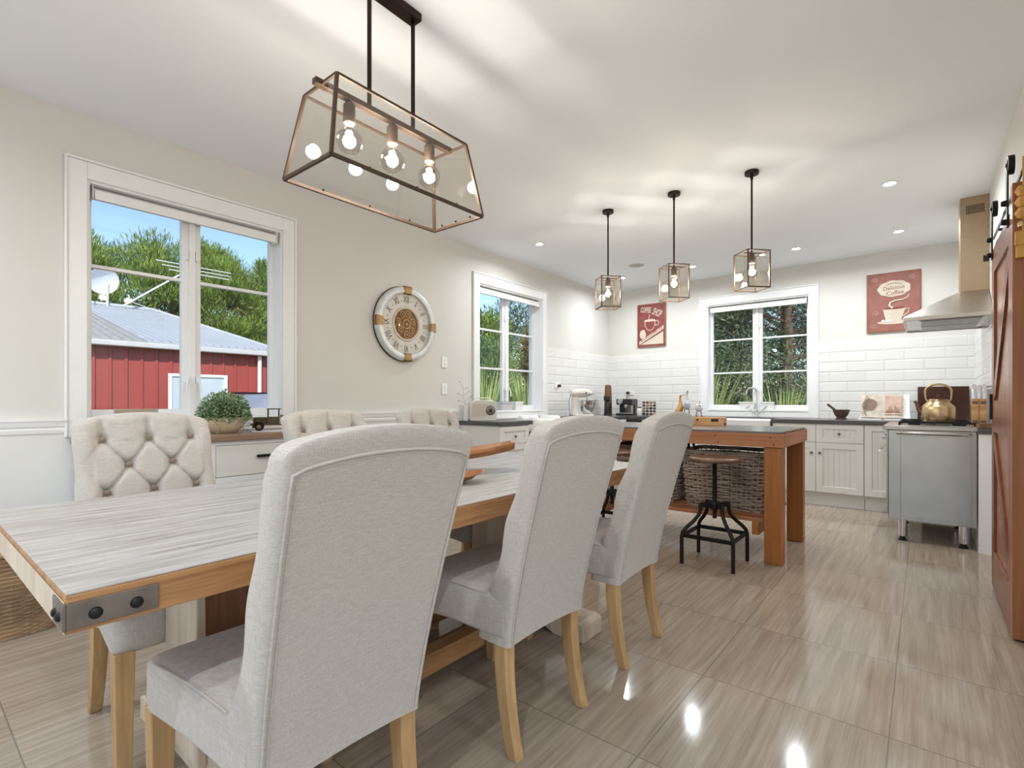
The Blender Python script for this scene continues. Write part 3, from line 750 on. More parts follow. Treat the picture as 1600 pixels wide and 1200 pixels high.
for i, (x, y, a, lb) in enumerate(spots):
    if i == 0: ch.location = (x, y, 0); ch.rotation_euler = (0, 0, R(a)); ch['label'] = lb
    else: dup(ch, (x, y, 0), R(a), lb)
# ================================================================== KITCHEN CABINETS
def front_panel(m, x0, x1, z0, z1, y=0, th=.020, fr=.062, groove=True):
    # framed front: four frame boards with a recessed tongue and groove panel; faces -y
    f = min(fr, (z1-z0)*.28)
    m.box((x0, y-th, z0), (x0+fr, y, z1)); m.box((x1-fr, y-th, z0), (x1, y, z1))
    m.box((x0+fr, y-th, z0), (x1-fr, y, z0+f)); m.box((x0+fr, y-th, z1-f), (x1-fr, y, z1))
    a, b = x0+fr, x1-fr; n = max(1, round((b-a)/.045)); w = (b-a)/n
    m.box((a, y-.004, z0+f), (b, y, z1-f))
    if groove:
        for i in range(n): m.box((a+i*w+.0012, y-.009, z0+f), (a+(i+1)*w-.0012, y-.004, z1-f))
def knob(parent, x, z, y=-.020):
    MB().lathe([(.0001, y-.026), (.010, y-.025), (.0145, y-.020), (.014, y-.015), (.006, y-.010), (.006, y)], (x, 0, z), 16, axis='y').build('knob', M['knob'], parent)
M['knob'] = metal('pewter_knob', (.22, .18, .15), .35)
# MB.lathe axis='y' puts (r cos, r sin) in (z, x); profile height runs along y
def cabinet(loc, rz, w, parts, label, depth=.58, kick=True, h=.86, zb=.145):
    t = thing('base_cabinet', label, 'cabinet', loc, rz)
    MB().box((0.001, 0.001, zb), (w-.001, depth, h)).build('body', M['cab'], t)
    if kick: MB().box((0.001, .045, 0), (w-.001, .06, zb)).build('plinth', M['cab'], t)
    for k, x0, x1, z0, z1, kx, kz in parts:
        m = MB(); g = .0018
        front_panel(m, x0+g, x1-g, z0+g, z1-g)
        p = m.build('drawer' if k == 'd' else 'door', M['cab'], t, bevel=.0012, seg=1)
        if kx is not None: knob(p, kx, kz)
    return t
zt = .86; zm = .665
FY = 6.19
cabinet((-2.84, FY, 0), 0, .88, [('o', 0, .44, .145, zt, .40, .56), ('o', .44, .88, .145, zt, .48, .56)], 'white double door cabinet left of the sink, behind the island')
cabinet((-1.95, FY, 0), 0, .64, [('o', 0, .32, .145, zm, .285, .56), ('o', .32, .64, .145, zm, .355, .56)], 'white cabinet with twin doors directly under the white sink', h=.66)
cabinet((-1.30, FY, 0), 0, .83, [('d', 0, .413, zm, zt, .206, .76), ('d', .413, .83, zm, zt, .62, .76), ('o', 0, .413, .145, zm, .375, .555), ('o', .413, .83, .145, zm, .45, .555)], 'white cabinet with two drawers over two doors between the sink and cooker')
cabinet((-.468, FY, 0), 0, .45, [('o', 0, .45, .145, zt, .41, .76)], 'white full height door cabinet half hidden by the cooker')
cabinet((-3.07, 5.22, 0), R(90), .94, [('d', 0, .47, zm, zt, .235, .76), ('d', .47, .94, zm, zt, .705, .76), ('o', 0, .47, .145, zm, .43, .56), ('o', .47, .94, .145, zm, .51, .56)], 'white cabinet under the stand mixer on the window wall', .57)
cabinet((-3.13, 3.66, 0), R(90), .48, [('d', 0, .455, .68, .85, .22, .752), ('d', 0, .455, .42, .68, .22, .55), ('d', 0, .455, .145, .42, .22, .28)], 'small white drawer cabinet under the cream radio', .51)
def slab(name, mb, label): return tag(mb.build(name, M['granite'], bevel=.004), label, 'worktop')
slab('worktop', MB().box((-3.638, 3.635, .86), (-3.10, 4.17, .90)), 'short dark granite worktop under the cream radio')
m = MB(); m.box((-3.638, 5.20, .86), (-3.045, 6.788, .90)); m.box((-3.045, 6.15, .86), (-1.94, 6.788, .90))
slab('worktop', m, 'dark granite worktop in the far corner carrying the coffee machine and mixer')
slab('worktop', MB().box((-1.94, 6.60, .86), (-1.315, 6.788, .90)), 'thin dark granite strip behind the white sink carrying the tap')
slab('worktop', MB().box((-1.315, 6.15, .86), (.378, 6.788, .90)), 'dark granite worktop under the cookbook and mortar, right of the sink')
# sink
t = thing('butler_sink', 'white ceramic butler sink set between the granite worktops', 'sink', (-1.63, 6.37, 0))
m = MB(); a, b, c, d = -.308, .308, -.255, .228
m.box((a, c, .665), (b, d, .69)); m.box((a, c, .69), (b, c+.03, .885)); m.box((a, d-.03, .69), (b, d, .885)); m.box((a, c+.03, .69), (a+.03, d-.03, .885)); m.box((b-.03, c+.03, .69), (b, d-.03, .885))
m.build('basin', M['whitec'], t, bevel=.006, seg=3)
t = thing('kitchen_tap', 'tall chrome gooseneck tap with two splayed crosshead handles', 'tap', (-1.585, 6.70, .90))
m = MB(); m.lathe([(0, 0), (.028, 0), (.028, .008), (.018, .014), (.014, .05), (.012, .07)], (0, 0, 0), 20)
m.tube([(0, 0, .06), (0, 0, .30)]+[(-.055+.055*math.cos(a), -.02+.02*math.cos(a), .30+.06*math.sin(a)) for a in [math.pi*k/12 for k in range(1, 13)]]+[(-.112, -.042, .275)], .0095, 12)
m.build('spout', M['chrome'], t)
for s in (-1, 1):
    m = MB(); m.tube([(0, 0, .035), (s*.045, -.01, .065), (s*.095, -.02, .115)], [.011, .009, .008], 10)
    e = Vector((s*.100, -.021, .120)); m.ball(e, .012, 8)
    m.tube([e+Vector((-.028, 0, -.016*s*s)), e+Vector((.028, 0, .016))], .0055, 8); m.tube([e+Vector((0, -.03, 0)), e+Vector((0, .03, 0))], .0055, 8)
    m.build('handle', M['chrome'], t)
# windowsill pots
def trough(loc, rz, w, d, h, label, mat):
    t = thing('windowsill_pot', label, 'pot', loc, rz)
    m = MB(); m.hexa([(-w*.46, -d*.44, 0), (w*.46, -d*.44, 0), (w*.46, d*.44, 0), (-w*.46, d*.44, 0)], [(-w/2, -d/2, h*.8), (w/2, -d/2, h*.8), (w/2, d/2, h*.8), (-w/2, d/2, h*.8)])
    m.box((-w/2-.004, -d/2-.004, h*.8), (w/2+.004, d/2+.004, h)); m.build('body', mat, t, bevel=.003)
    MB().box((-w*.46, -d*.42, h), (w*.46, d*.42, h+.004)).build('soil', M['granite'], t)
M['gpot'] = plain('pale_grey_pot', (.52, .52, .52), .5)
trough((-1.735, 6.845, .992), 0, .17, .08, .095, 'white rectangular pot on the sill left of the tap', M['whitec'])
trough((-1.50, 6.845, .992), 0, .14, .08, .095, 'white rectangular pot on the sill right of the tap', M['whitec'])
trough((-3.705, 4.44, .992), R(90), .20, .08, .095, 'grey oblong pot on the sill of the narrow window, the left one', M['gpot'])
trough((-3.70, 4.66, .992), R(90), .14, .08, .10, 'pale squarish pot on the sill of the narrow window, the right one', M['whitec'])

# ================================================================== COUNTER APPLIANCES
C0 = .90
t = thing('stand_mixer', 'cream stand mixer with a steel bowl at the end of the worktop', 'mixer', (-3.33, 5.50, C0), R(72))
m = MB(); m.lathe([(0, 0), (.105, 0), (.11, .012), (.10, .03), (0, .034)], (.06, 0, 0), 24); m.add(*[(lambda q: q.v)(MB().box((-.16, -.075, 0), (.03, .075, .034))), MB().box((-.16, -.075, 0), (.03, .075, .034)).f])
m.build('base', M['cream'], t, bevel=.006, seg=3)
rg = []
for k in range(9):
    u = k/8; z = .03+.22*u; x = -.125+.02*u; a, b = .052-.014*math.sin(math.pi*u), .045-.008*math.sin(math.pi*u)
    rg.append([(x+a*math.cos(2*math.pi*j/16), b*math.sin(2*math.pi*j/16), z) for j in range(16)])
MB().loft(rg).build('column', M['cream'], t)
rg = []
for k in range(15):
    u = k/14; x = -.175+.335*u; r = .058*math.sin(math.pi*min(1, u*.86+.10))**.45
    rg.append([(x, r*.95*math.cos(2*math.pi*j/20), .295+.004*math.sin(3*u)+r*math.sin(2*math.pi*j/20)) for j in range(20)])
hd = MB().loft(rg).build('motor_head', M['cream'], t)
m = MB(); m.box((-.10, -.0585, .285), (.15, .0585, .291)); m.build('trim_band', M['steel'], hd)
MB().lathe([(0, .157), (.020, .157), (.018, .175), (0, .178)], (0, 0, .30), 16, axis='x').build('hub_cap', M['chrome'], hd)
MB().ball((.02, -.060, .30), .009, 8).build('speed_knob', M['blackp'], hd)
MB().tube([(.085, 0, .24), (.085, 0, .17)], .010, 10).build('beater_shaft', M['steel'], t)
MB().lathe([(.04, .034), (.045, .04), (.065, .06), (.095, .12), (.107, .18), (.108, .205), (.111, .207), (.104, .206), (.104, .18), (.09, .12), (.06, .065), (0, .05)], (.085, 0, 0), 32).build('bowl', M['chrome'], t)
MB().tube([(-.175, 0, .28), (-.20, .01, .2), (-.185, .02, .1), (-.17, .02, .005)], .003, 6).build('power_cord', M['blackp'], t)

t = thing('soda_maker', 'tall bronze and black soda maker standing in the far corner', 'soda maker', (-3.415, 6.33, C0), R(20))
m = MB()
rg = []
for z, a, b in ((0, .052, .10), (.05, .050, .095), (.25, .046, .085), (.39, .040, .075), (.415, .036, .070), (.42, .030, .06)):
    rg.append([(a*math.copysign(abs(math.cos(q))**.5, math.cos(q)), .035+b*math.copysign(abs(math.sin(q))**.6, math.sin(q)), z) for q in [2*math.pi*j/24 for j in range(24)]])
m.loft(rg).build('tower', M['copperb'] if 'copperb' in M else M['copper'], t)
MB().box((-.045, -.10, 0), (.045, -.02, .018)).build('drip_base', M['blackp'], t, bevel=.004)
MB().box((-.043, -.10, .20), (.043, -.04, .27)).build('nozzle_housing', M['blackp'], t, bevel=.01, seg=3)
MB().lathe([(0, .02), (.034, .02), (.038, .04), (.038, .14), (.02, .18), (.014, .20), (0, .20)], (0, -.062, 0), 20).build('bottle', M['blackp'], t)
t = thing('coffee_machine', 'black espresso machine with chrome group head beside the soda maker', 'coffee machine', (-3.20, 6.47, C0), R(8))
m = MB(); m.box((-.11, .02, 0), (.11, .15, .225)); m.box((-.11, -.13, .0), (.11, .02, .028)); m.box((-.11, -.11, .145), (.11, .02, .225)); m.build('housing', M['blackp'], t, bevel=.008, seg=3)
MB().lathe([(0, -.142), (.036, -.142), (.040, -.130), (.040, -.105), (0, -.105)], (-.045, 0, .188), 24, axis='y').build('dial', M['chrome'], t)
MB().box((-.095, -.122, .028), (.095, .0, .036)).build('drip_grid', M['chrome'], t)
m = MB(); m.lathe([(0, .105), (.030, .105), (.030, .145), (0, .145)], (.015, -.06, 0), 18, flat=True); m.tube([(.015, -.08, .12), (.06, -.16, .115)], .009, 8); m.build('portafilter', M['chrome'], t)
MB().lathe([(0, .037), (.030, .037), (.033, .10), (.030, .10), (.028, .04), (0, .041)], (.015, -.06, 0), 18).build('cup', M['glass'], t, fix=False)
m = MB()
for i in range(7): m.box((.052+i*.007, -.1115, .04), (.055+i*.007, .02, .14))
m.build('side_grille', M['steel'], t)
t = thing('milk_frother', 'small white canister with a black lid in front of the wall socket', 'canister', (-3.02, 6.50, C0))
MB().lathe([(0, 0), (.040, 0), (.043, .01), (.043, .075), (.036, .095), (.030, .10), (0, .10)], (0, 0, 0), 24).build('body', M['whitec'], t)
MB().lathe([(0, .10), (.026, .10), (.026, .115), (0, .118)], (0, 0, 0), 18).build('lid', M['blackp'], t)
t = thing('coffee_pod_rack', 'wire rack of coloured coffee pods on the dark worktop', 'pod rack', (-2.875, 6.50, C0))
m = MB()
for i in range(5):
    x = -.10+.05*i; m.tube([(x, -.02, 0), (x, -.01, .19), (x, .02, .21)], .0018, 6)
for z in (.005, .19): m.tube([(-.10, -.02, z), (.10, -.02, z)], .002, 6)
m.box((-.102, -.03, 0), (.102, .05, .004)); m.build('wire_frame', M['chrome'], t)
pc = [plain('pod_'+n, c, .3, .6) for n, c in (('dark', (.03, .02, .02)), ('red', (.25, .03, .03)), ('copper', (.35, .2, .12)), ('green', (.06, .10, .07)), ('gold', (.4, .3, .12)))]
for i in range(4):
    for k in range(5): MB().lathe([(0, -.045), (.012, -.043), (.0165, -.02), (.0175, -.018), (.0175, -.014), (0, -.014)], (-.075+.05*i, 0, .022+.038*k), 12, axis='y').build('coffee_pod', pc[(i*3+k*2) % 5], t)
# wall sockets and plug
def outlet(loc, rz, label, name='wall_socket', cat='wall socket', w=.070, h=.115, n=2):
    t = thing(name, label, cat, loc, rz)
    MB().box((-w/2, -.009, -h/2), (w/2, 0, h/2)).build('plate', M['trim'], t, bevel=.003)
    for k in range(n): MB().box((-.008, -.012, (k-(n-1)/2)*.035-.009), (.008, -.009, (k-(n-1)/2)*.035+.009)).build('rocker', M['whitec'], t, bevel=.001)
outlet((LX, 3.453, 1.477), R(90), 'white double switch plate on the cream wall, the upper one', 'light_switch', 'light switch', .068, .108)
outlet((LX, 3.453, 1.214), R(90), 'white switch plate on the cream wall below the other one', 'light_switch', 'light switch', .068, .108)
outlet((LX+.01, 5.40, 1.30), R(90), 'white socket on the tiles above the stand mixer', w=.11, h=.07, n=1)
outlet((-3.30, BY-.01, 1.215), 0, 'white socket on the back wall tiles above the white canister', w=.12, h=.07, n=1)
t = thing('power_plug', 'black round plug in the socket above the coffee machine', 'plug', (-3.325, BY-.019, 1.215))
MB().lathe([(0, -.05), (.018, -.048), (.021, -.03), (.021, 0), (0, 0)], (0, 0, 0), 16, axis='y').build('body', M['blackp'], t)
MB().tube([(0, -.045, 0), (.0, -.06, -.05), (.01, -.03, -.15), (.02, -.03, -.30)], .0035, 6).build('cord', M['blackp'], t)
t = thing('power_plug', 'dark plug in the socket above the stand mixer', 'plug', (LX+.019, 5.42, 1.29), R(90))
MB().lathe([(0, -.04), (.016, -.038), (.018, -.02), (.018, 0), (0, 0)], (0, 0, 0), 16, axis='y').build('body', M['brownp'], t)
# carved birds
def bird(loc, rz, mat, label, H, legs):
    t = thing('carved_duck', label, 'ornament', loc, rz)
    b0 = (.07 if H > .3 else .045) if legs else .004
    pts = [(-.055, b0+.055), (-.03, b0+.05), (.0, b0+.06), (.025, b0+.10), (.026, H*.62), (.020, H*.80), (.024, H*.90), (.036, H*.94)]
    rd = [.008, .034, .048, .038, .020, .013, .014, .017]
    P = []; RR = []
    for i in range(len(pts)-1):
        for k in range(5):
            u = k/5; P.append((pts[i][0]*(1-u)+pts[i+1][0]*u, 0, pts[i][1]*(1-u)+pts[i+1][1]*u)); RR.append(rd[i]*(1-u)+rd[i+1]*u)
    P.append((pts[-1][0], 0, pts[-1][1])); RR.append(rd[-1])
    b = MB().tube(P, RR, 16).build('body', mat, t)
    MB().tube([(.045, 0, H*.94), (.075, 0, H*.955), (.088, 0, H*.965)], [.009, .006, .003], 8).build('beak', M['brownp'] if legs else M['honey'], b)
    if legs:
        m = MB()
        for s in (-1, 1): m.tube([(.0, s*.028, b0+.02), (.0, s*.032, .008)], .005, 8); m.box((-.012, s*.032-.011, 0), (.028, s*.032+.011, .009))
        m.build('feet', M['brownp'], t)
    return t
bird((-2.50, 6.55, C0), R(5), M['duckw'], 'orange carved wooden duck on the back worktop', .29, False)
bird((-2.385, 6.53, C0), R(-60), M['bluew'], 'pale blue long necked wooden duck on dark feet', .34, True)
bird((-2.24, 6.56, C0), R(-60), M['whitec'], 'small white wooden duck beside the pale blue one', .20, True)
# mortar and pestle
t = thing('mortar', 'dark stone mortar on the granite right of the sink window', 'mortar', (-.695, 6.48, C0))
MB().lathe([(0, 0), (.050, 0), (.052, .012), (.040, .022), (.060, .045), (.076, .085), (.080, .105), (.072, .105), (.066, .085), (.045, .045), (0, .035)], (0, 0, 0), 32).build('bowl', M['stone'], t)
m = MB(); m.tube([(-.02, 0, .05), (-.06, -.01, .105), (-.115, -.02, .155)], [.020, .013, .012], 12); m.ball((-.117, -.02, .157), .0135, 8)
o = m.build('pestle', M['stone']); o.location = (-.695, 6.48, C0); tag(o, 'grey stone pestle leaning in the dark mortar', 'pestle')
# cookbook on its easel
t = thing('book_stand', 'white easel holding the open cookbook on the granite', 'book stand', (-.33, 6.50, C0))
MB().hexa([(-.20, -.04, .015), (.22, -.04, .015), (.22, -.03, .015), (-.20, -.03, .015)], [(-.17, .07, .262), (.21, .07, .262), (.21, .08, .262), (-.17, .08, .262)]).build('back_board', M['trim'], t, bevel=.002)
MB().box((-.21, -.10, 0), (.23, -.03, .016)).build('ledge', M['trim'], t, bevel=.002)
MB().tube([(0.0, -.10, .03), (0.0, -.10, 0.016)], .010, 8).build('peg', M['honey'], t)
t = thing('cookbook', 'open cookbook with illustrated pages propped on the white easel', 'book', (-.33, 6.50, C0), 0)
T_ = Matrix.Rotation(math.atan2(.11, .247), 4, 'X').inverted()
for s, x0, x1 in ((-1, -.19, -.01), (1, -.01, .165)):
    rg = []
    for k in range(11):
        u = k/10; x = x0+(x1-x0)*u; d = .010+.022*math.sin(math.pi*(u if s > 0 else 1-u)*.9)*(.6)
        rg.append([(x, -.005, .0), (x, -.005-d, .0), (x, -.005-d, .255), (x, -.005, .255)])
    m = MB().loft(rg, smooth=False); m.xf(Matrix.Translation((0, -.045, .02)) @ T_); m.build('pages', M['paper'], t)
m = MB()
random.seed(5)
for k in range(6):
    r = .012+.010*k; m.tube([(-.115+r*math.cos(a)+.004*math.sin(3*a), -.034, .14+r*math.sin(a)) for a in [2*math.pi*j/24 for j in range(25)]], .0026, 5)
for k in range(7): m.tube([(-.18+.004*k+.04*u, -.032, .03+.03*k+.03*math.sin(4*u+k)) for u in [j/8 for j in range(9)]], .002, 5)
m.xf(Matrix.Translation((0, -.045, .02)) @ T_); m.build('illustration', M['ink'], t)
m = MB(); m.box((.015, -.034, .03), (.15, -.0335, .235)); m.xf(Matrix.Translation((0, -.045, .02)) @ T_); m.build('picture', M['ink2'], t)
m = MB()
for k in range(7): m.tube([(.03+.016*k, -.035, .06), (.035+.016*k, -.035, .08+.05*math.sin(k*1.1)**2), (.045+.014*k, -.035, .065)], .003, 5)
m.tube([(.02, -.035, .055), (.145, -.035, .055)], .004, 5); m.xf(Matrix.Translation((0, -.045, .02)) @ T_); m.build('drawing', M['ink'], t)

# ================================================================== COOKER, HOOD
t = thing('range_cooker', 'free standing stainless steel range cooker on short round legs', 'cooker', (0, 0, 0))
x0, x1, y0, y1 = -.235, .298, 5.0, 5.90
MB().box((x0+.012, y0+.004, .17), (x1, y1-.004, .872)).build('body', M['steel'], t, bevel=.004)
m = MB(); m.box((x0+.09, y0-.002, .195), (x1-.03, y0+.004, .825)); m.build('side_panel', M['steel'], t, bevel=.002)
MB().lathe([(0, -.215), (.011, -.205), (.0135, -.12), (.0135, .16), (.011, .225), (0, .235)], (.04, y0+.004, .848), 16, axis='x').build('side_roll', M['steel'], t)
MB().box((x0-.02, y0-.006, .872), (x1+.006, y1+.006, .905)).build('hob_top', M['steel'], t, bevel=.005)
MB().box((x0+.07, y0+.04, .905), (x1-.004, y1-.04, .909)).build('hob_well', M['steel'], t)
m = MB()
for ya in (5.05, 5.335, 5.62):
    yb = ya+.27
    for a, b in (((x0+.08, ya), (x1-.01, ya)), ((x0+.08, yb), (x1-.01, yb)), ((x0+.08, ya), (x0+.08, yb)), ((x1-.01, ya), (x1-.01, yb)), ((x0+.08, (ya+yb)/2), (x1-.01, (ya+yb)/2)), (((x0+x1)/2+.03, ya), ((x0+x1)/2+.03, yb))):
        m.bar((*a, .930), (*b, .930), .010, .012)
    for xx in (x0+.08, x1-.01):
        for yy in (ya, yb): m.box((xx-.005, yy-.005, .909), (xx+.005, yy+.005, .93))
m.build('pan_support', M['iron'], t)
for ya in (5.185, 5.47, 5.755):
    for xx in (x0+.17, x1-.09): MB().lathe([(0, .909), (.040, .909), (.040, .918), (.028, .920), (.028, .925), (0, .926)], (xx, ya, 0), 20, flat=True).build('burner', M['iron'], t)
for a, b, nm in ((.20, .74, 'oven_door'), (.75, .865, 'control_panel')):
    MB().box((x0, y0+.012, a), (x0+.012, y1-.012, b)).build(nm, M['steel'], t, bevel=.002)
for i in range(6): MB().lathe([(0, -.035), (.016, -.033), (.018, -.01), (.018, 0), (0, 0)], (x0, y0+.10+.14*i, .81), 16, axis='x').build('control_knob', M['chrome'], t)
m = MB(); m.tube([(x0-.045, y0+.05, .70), (x0-.045, y1-.05, .70)], .010, 12)
for yy in (y0+.07, y1-.07): m.tube([(x0, yy, .70), (x0-.045, yy, .70)], .007, 8)
m.build('door_handle', M['chrome'], t)
for xx in (x0+.10, x1-.07):
    for yy in (y0+.08, y1-.08):
        lg = MB().lathe([(0, .172), (.029, .172), (.028, .034), (0, .034)], (xx, yy, 0), 20, flat=True).build('leg', M['chrome'], t)
        MB().lathe([(0, .034), (.018, .034), (.018, .012), (.028, .010), (.028, 0), (0, 0)], (xx, yy, 0), 18, flat=True).build('foot', M['blackp'], lg)
# boxed ledge beside the cooker with its granite
t = thing('boxed_ledge', 'narrow white boxed ledge between the cooker and the barn door wall', 'ledge', (0, 0, 0))
MB().box((.304, 4.965, 0), (.388, 6.14, .86)).build('panel', M['trim'], t)
MB().box((.298, 4.955, .86), (.379, 6.14, .90)).build('granite_top', M['granite'], t)
# hood on the right wall
t = thing('range_hood', 'stainless steel pyramid range hood with tall square flue', 'range hood', (0, 0, 0))
hx0, hx1, hy0, hy1, hz = -.13, .385, 5.02, 5.92, 1.72
fx0, fy0, fy1, fz = .22, 5.37, 5.60, 1.965
MB().hexa([(hx0, hy0, hz+.03), (hx1, hy0, hz+.03), (hx1, hy1, hz+.03), (hx0, hy1, hz+.03)], [(fx0, fy0, fz), (hx1, fy0, fz), (hx1, fy1, fz), (fx0, fy1, fz)]).build('canopy', M['steel2'], t)
m = MB()
for a, b in (((hx0, hy0, hz), (hx1, hy0+.012, hz+.03)), ((hx0, hy1-.012, hz), (hx1, hy1, hz+.03)), ((hx0, hy0+.012, hz), (hx0+.012, hy1-.012, hz+.03))): m.box(a, b)
m.build('lip', M['steel2'], t, bevel=.002)
MB().box((hx0+.012, hy0+.012, hz+.012), (hx1, hy1-.012, hz+.02)).build('underside', M['steel'], t)
for k in range(2):
    ya = hy0+.10+k*.36
    m = MB(); m.box((hx0+.10, ya, hz+.004), (hx1-.04, ya+.34, hz+.012))
    for j in range(14): m.box((hx0+.11, ya+.012+j*.0235, hz-.001), (hx1-.05, ya+.024+j*.0235, hz+.004))
    m.build('grease_filter', M['steel'], t)
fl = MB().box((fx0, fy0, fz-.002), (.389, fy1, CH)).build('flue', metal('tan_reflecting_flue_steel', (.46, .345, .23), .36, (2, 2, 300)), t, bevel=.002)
m = MB()
for k in range(11): m.box((fx0+.036+k*.010, fy0-.0015, 2.565), (fx0+.041+k*.010, fy0+.001, 2.635))
m.build('vent_slots', M['iron'], fl)
# kettle
t = thing('kettle', 'old brass and steel kettle with an arched handle on the hob', 'kettle', (.085, 5.30, .936), R(-12))
MB().lathe([(0, 0), (.104, 0), (.108, .006), (.107, .112), (.102, .122), (.074, .150), (.068, .160), (.072, .167), (.069, .171), (0, .176)], (0, 0, 0), 12).build('body', M['brass'], t)
MB().lathe([(0, .171), (.060, .171), (.054, .179), (.012, .184), (.010, .190), (.014, .197), (.010, .204), (0, .206)], (0, 0, 0), 24).build('lid', M['copper'], t)
MB().tube([(-.095, -.0, .06), (-.122, 0, .095), (-.138, 0, .145), (-.152, 0, .160)], [.024, .018, .012, .010], 12).build('spout', M['copper'], t)
MB().tube([(.066, 0, .155), (.080, 0, .175), (.082, 0, .215)]+[(.082*math.cos(a), 0, .240+.055*math.sin(a)) for a in [math.pi*k/14 for k in range(15)]]+[(-.082, 0, .215), (-.078, 0, .178), (-.066, 0, .158)], [.006]*3+[.008]*15+[.006]*3, 12).build('handle', M['brass'], t)
# brown board, caddy with utensils
t = thing('brown_serving_board', 'large glossy dark brown board leaning on the wall behind the kettle', 'board', (0, 0, 0))
MB().hexa([(-.055, 6.68, C0), (.345, 6.68, C0), (.345, 6.70, C0), (-.055, 6.70, C0)], [(-.055, 6.755, 1.245), (.345, 6.755, 1.245), (.345, 6.775, 1.245), (-.055, 6.775, 1.245)]).build('board', M['brownp'], t, bevel=.003)
t = thing('utensil_caddy', 'honey coloured wooden caddy with dark corner blocks holding glass tubes', 'caddy', (.318, 5.18, C0+.001), 0)
m = MB()
for s in (-1, 1):
    m.box((s*.022-.020, -.028, .025), (s*.022+.020, .028, .215))
m.build('block', M['honey'], t, bevel=.003)
m = MB()
for s in (-1, 1):
    for z in (.040, .185): m.box((s*.022-.016, -.0295, z-.012), (s*.022+.016, .0295, z+.012))
m.build('inlay', M['walnut'], t)
MB().box((-.046, -.034, 0), (.055, .034, .025)).build('base', M['honey'], t, bevel=.002)
for k, s in enumerate((-.03, .0, .03)):
    o = MB().tube([(s, 0, .215), (s, 0, .315), (s+.004, 0, .325)], [.014, .013, .006], 12).build('glass_tube', M['chrome'], t)
t = thing('knife_block', 'small brown wooden block on the granite beside the barn door', 'block', (.345, 5.02, C0), 0)
MB().box((-.030, -.05, 0), (.030, .05, .038)).build('block', M['truckb'], t, bevel=.003)

# ================================================================== ISLAND
t = thing('kitchen_island', 'rustic red stained timber island bench with a slatted lower shelf', 'island', (0, 0, 0))
ix0, ix1, iy0, iy1, iz = -2.28, -.72, 3.735, 4.60, .892
MB().box((ix0+.002, iy0+.002, iz-.014), (ix1-.018, iy1-.002, iz)).build('bench_top', M['slate'], t, bevel=.002)
for a, b in (((ix0, iy0, iz-.105), (ix1, iy0+.045, iz-.014)), ((ix0, iy1-.045, iz-.105), (ix1, iy1, iz-.014))): MB().box(a, b).build('long_rail', M['cedarx'], t, bevel=.003)
for a, b in (((ix1-.045, iy0+.0455, iz-.105), (ix1, iy1-.0455, iz-.014)), ((ix0, iy0+.0455, iz-.105), (ix0+.045, iy1-.0455, iz-.014))): MB().box(a, b).build('end_rail', M['cedary'], t, bevel=.003)
m = MB(); n = 12
for i in range(n): y = iy0+.04+i*(iy1-iy0-.06)/n; m.box((ix1-.018, y, iz-.0139), (ix1, y+.045, iz-.003-.004*(i % 2)))
m.build('board_ends', M['truckb'], t)
m = MB()
for x in (-1.16, -1.70, -.80, -2.2): m.lathe([(0, -.001), (.005, -.001), (.005, 0), (0, 0)], (x, iy0, iz-.04), 10, axis='y'); m.lathe([(0, -.001), (.005, -.001), (.005, 0), (0, 0)], (x+.02 if x > -1.5 else x, iy0, iz-.085), 10, axis='y')
m.build('screw_hole', M['iron'], t)
for x in (ix1-.125, ix0+.012):
    for y in (iy0+.02, iy1-.115-.0):
        m = MB(); m.box((x, y, 0), (x+.113, y+.09, iz-.106)); m.build('leg', M['cedar'], t, bevel=.004)
m = MB(); ys = [3.80+i*.128 for i in range(6)]
for y in ys: m.box((ix0+.05, y, .262), (-.86, y+.118, .290))
m.build('shelf_slats', M['cedarx'], t, bevel=.003)
for x in (-.93, -2.10): MB().box((x, 3.79, .175), (x+.045, 4.52, .262)).build('shelf_bearer', M['cedar'], t, bevel=.003)
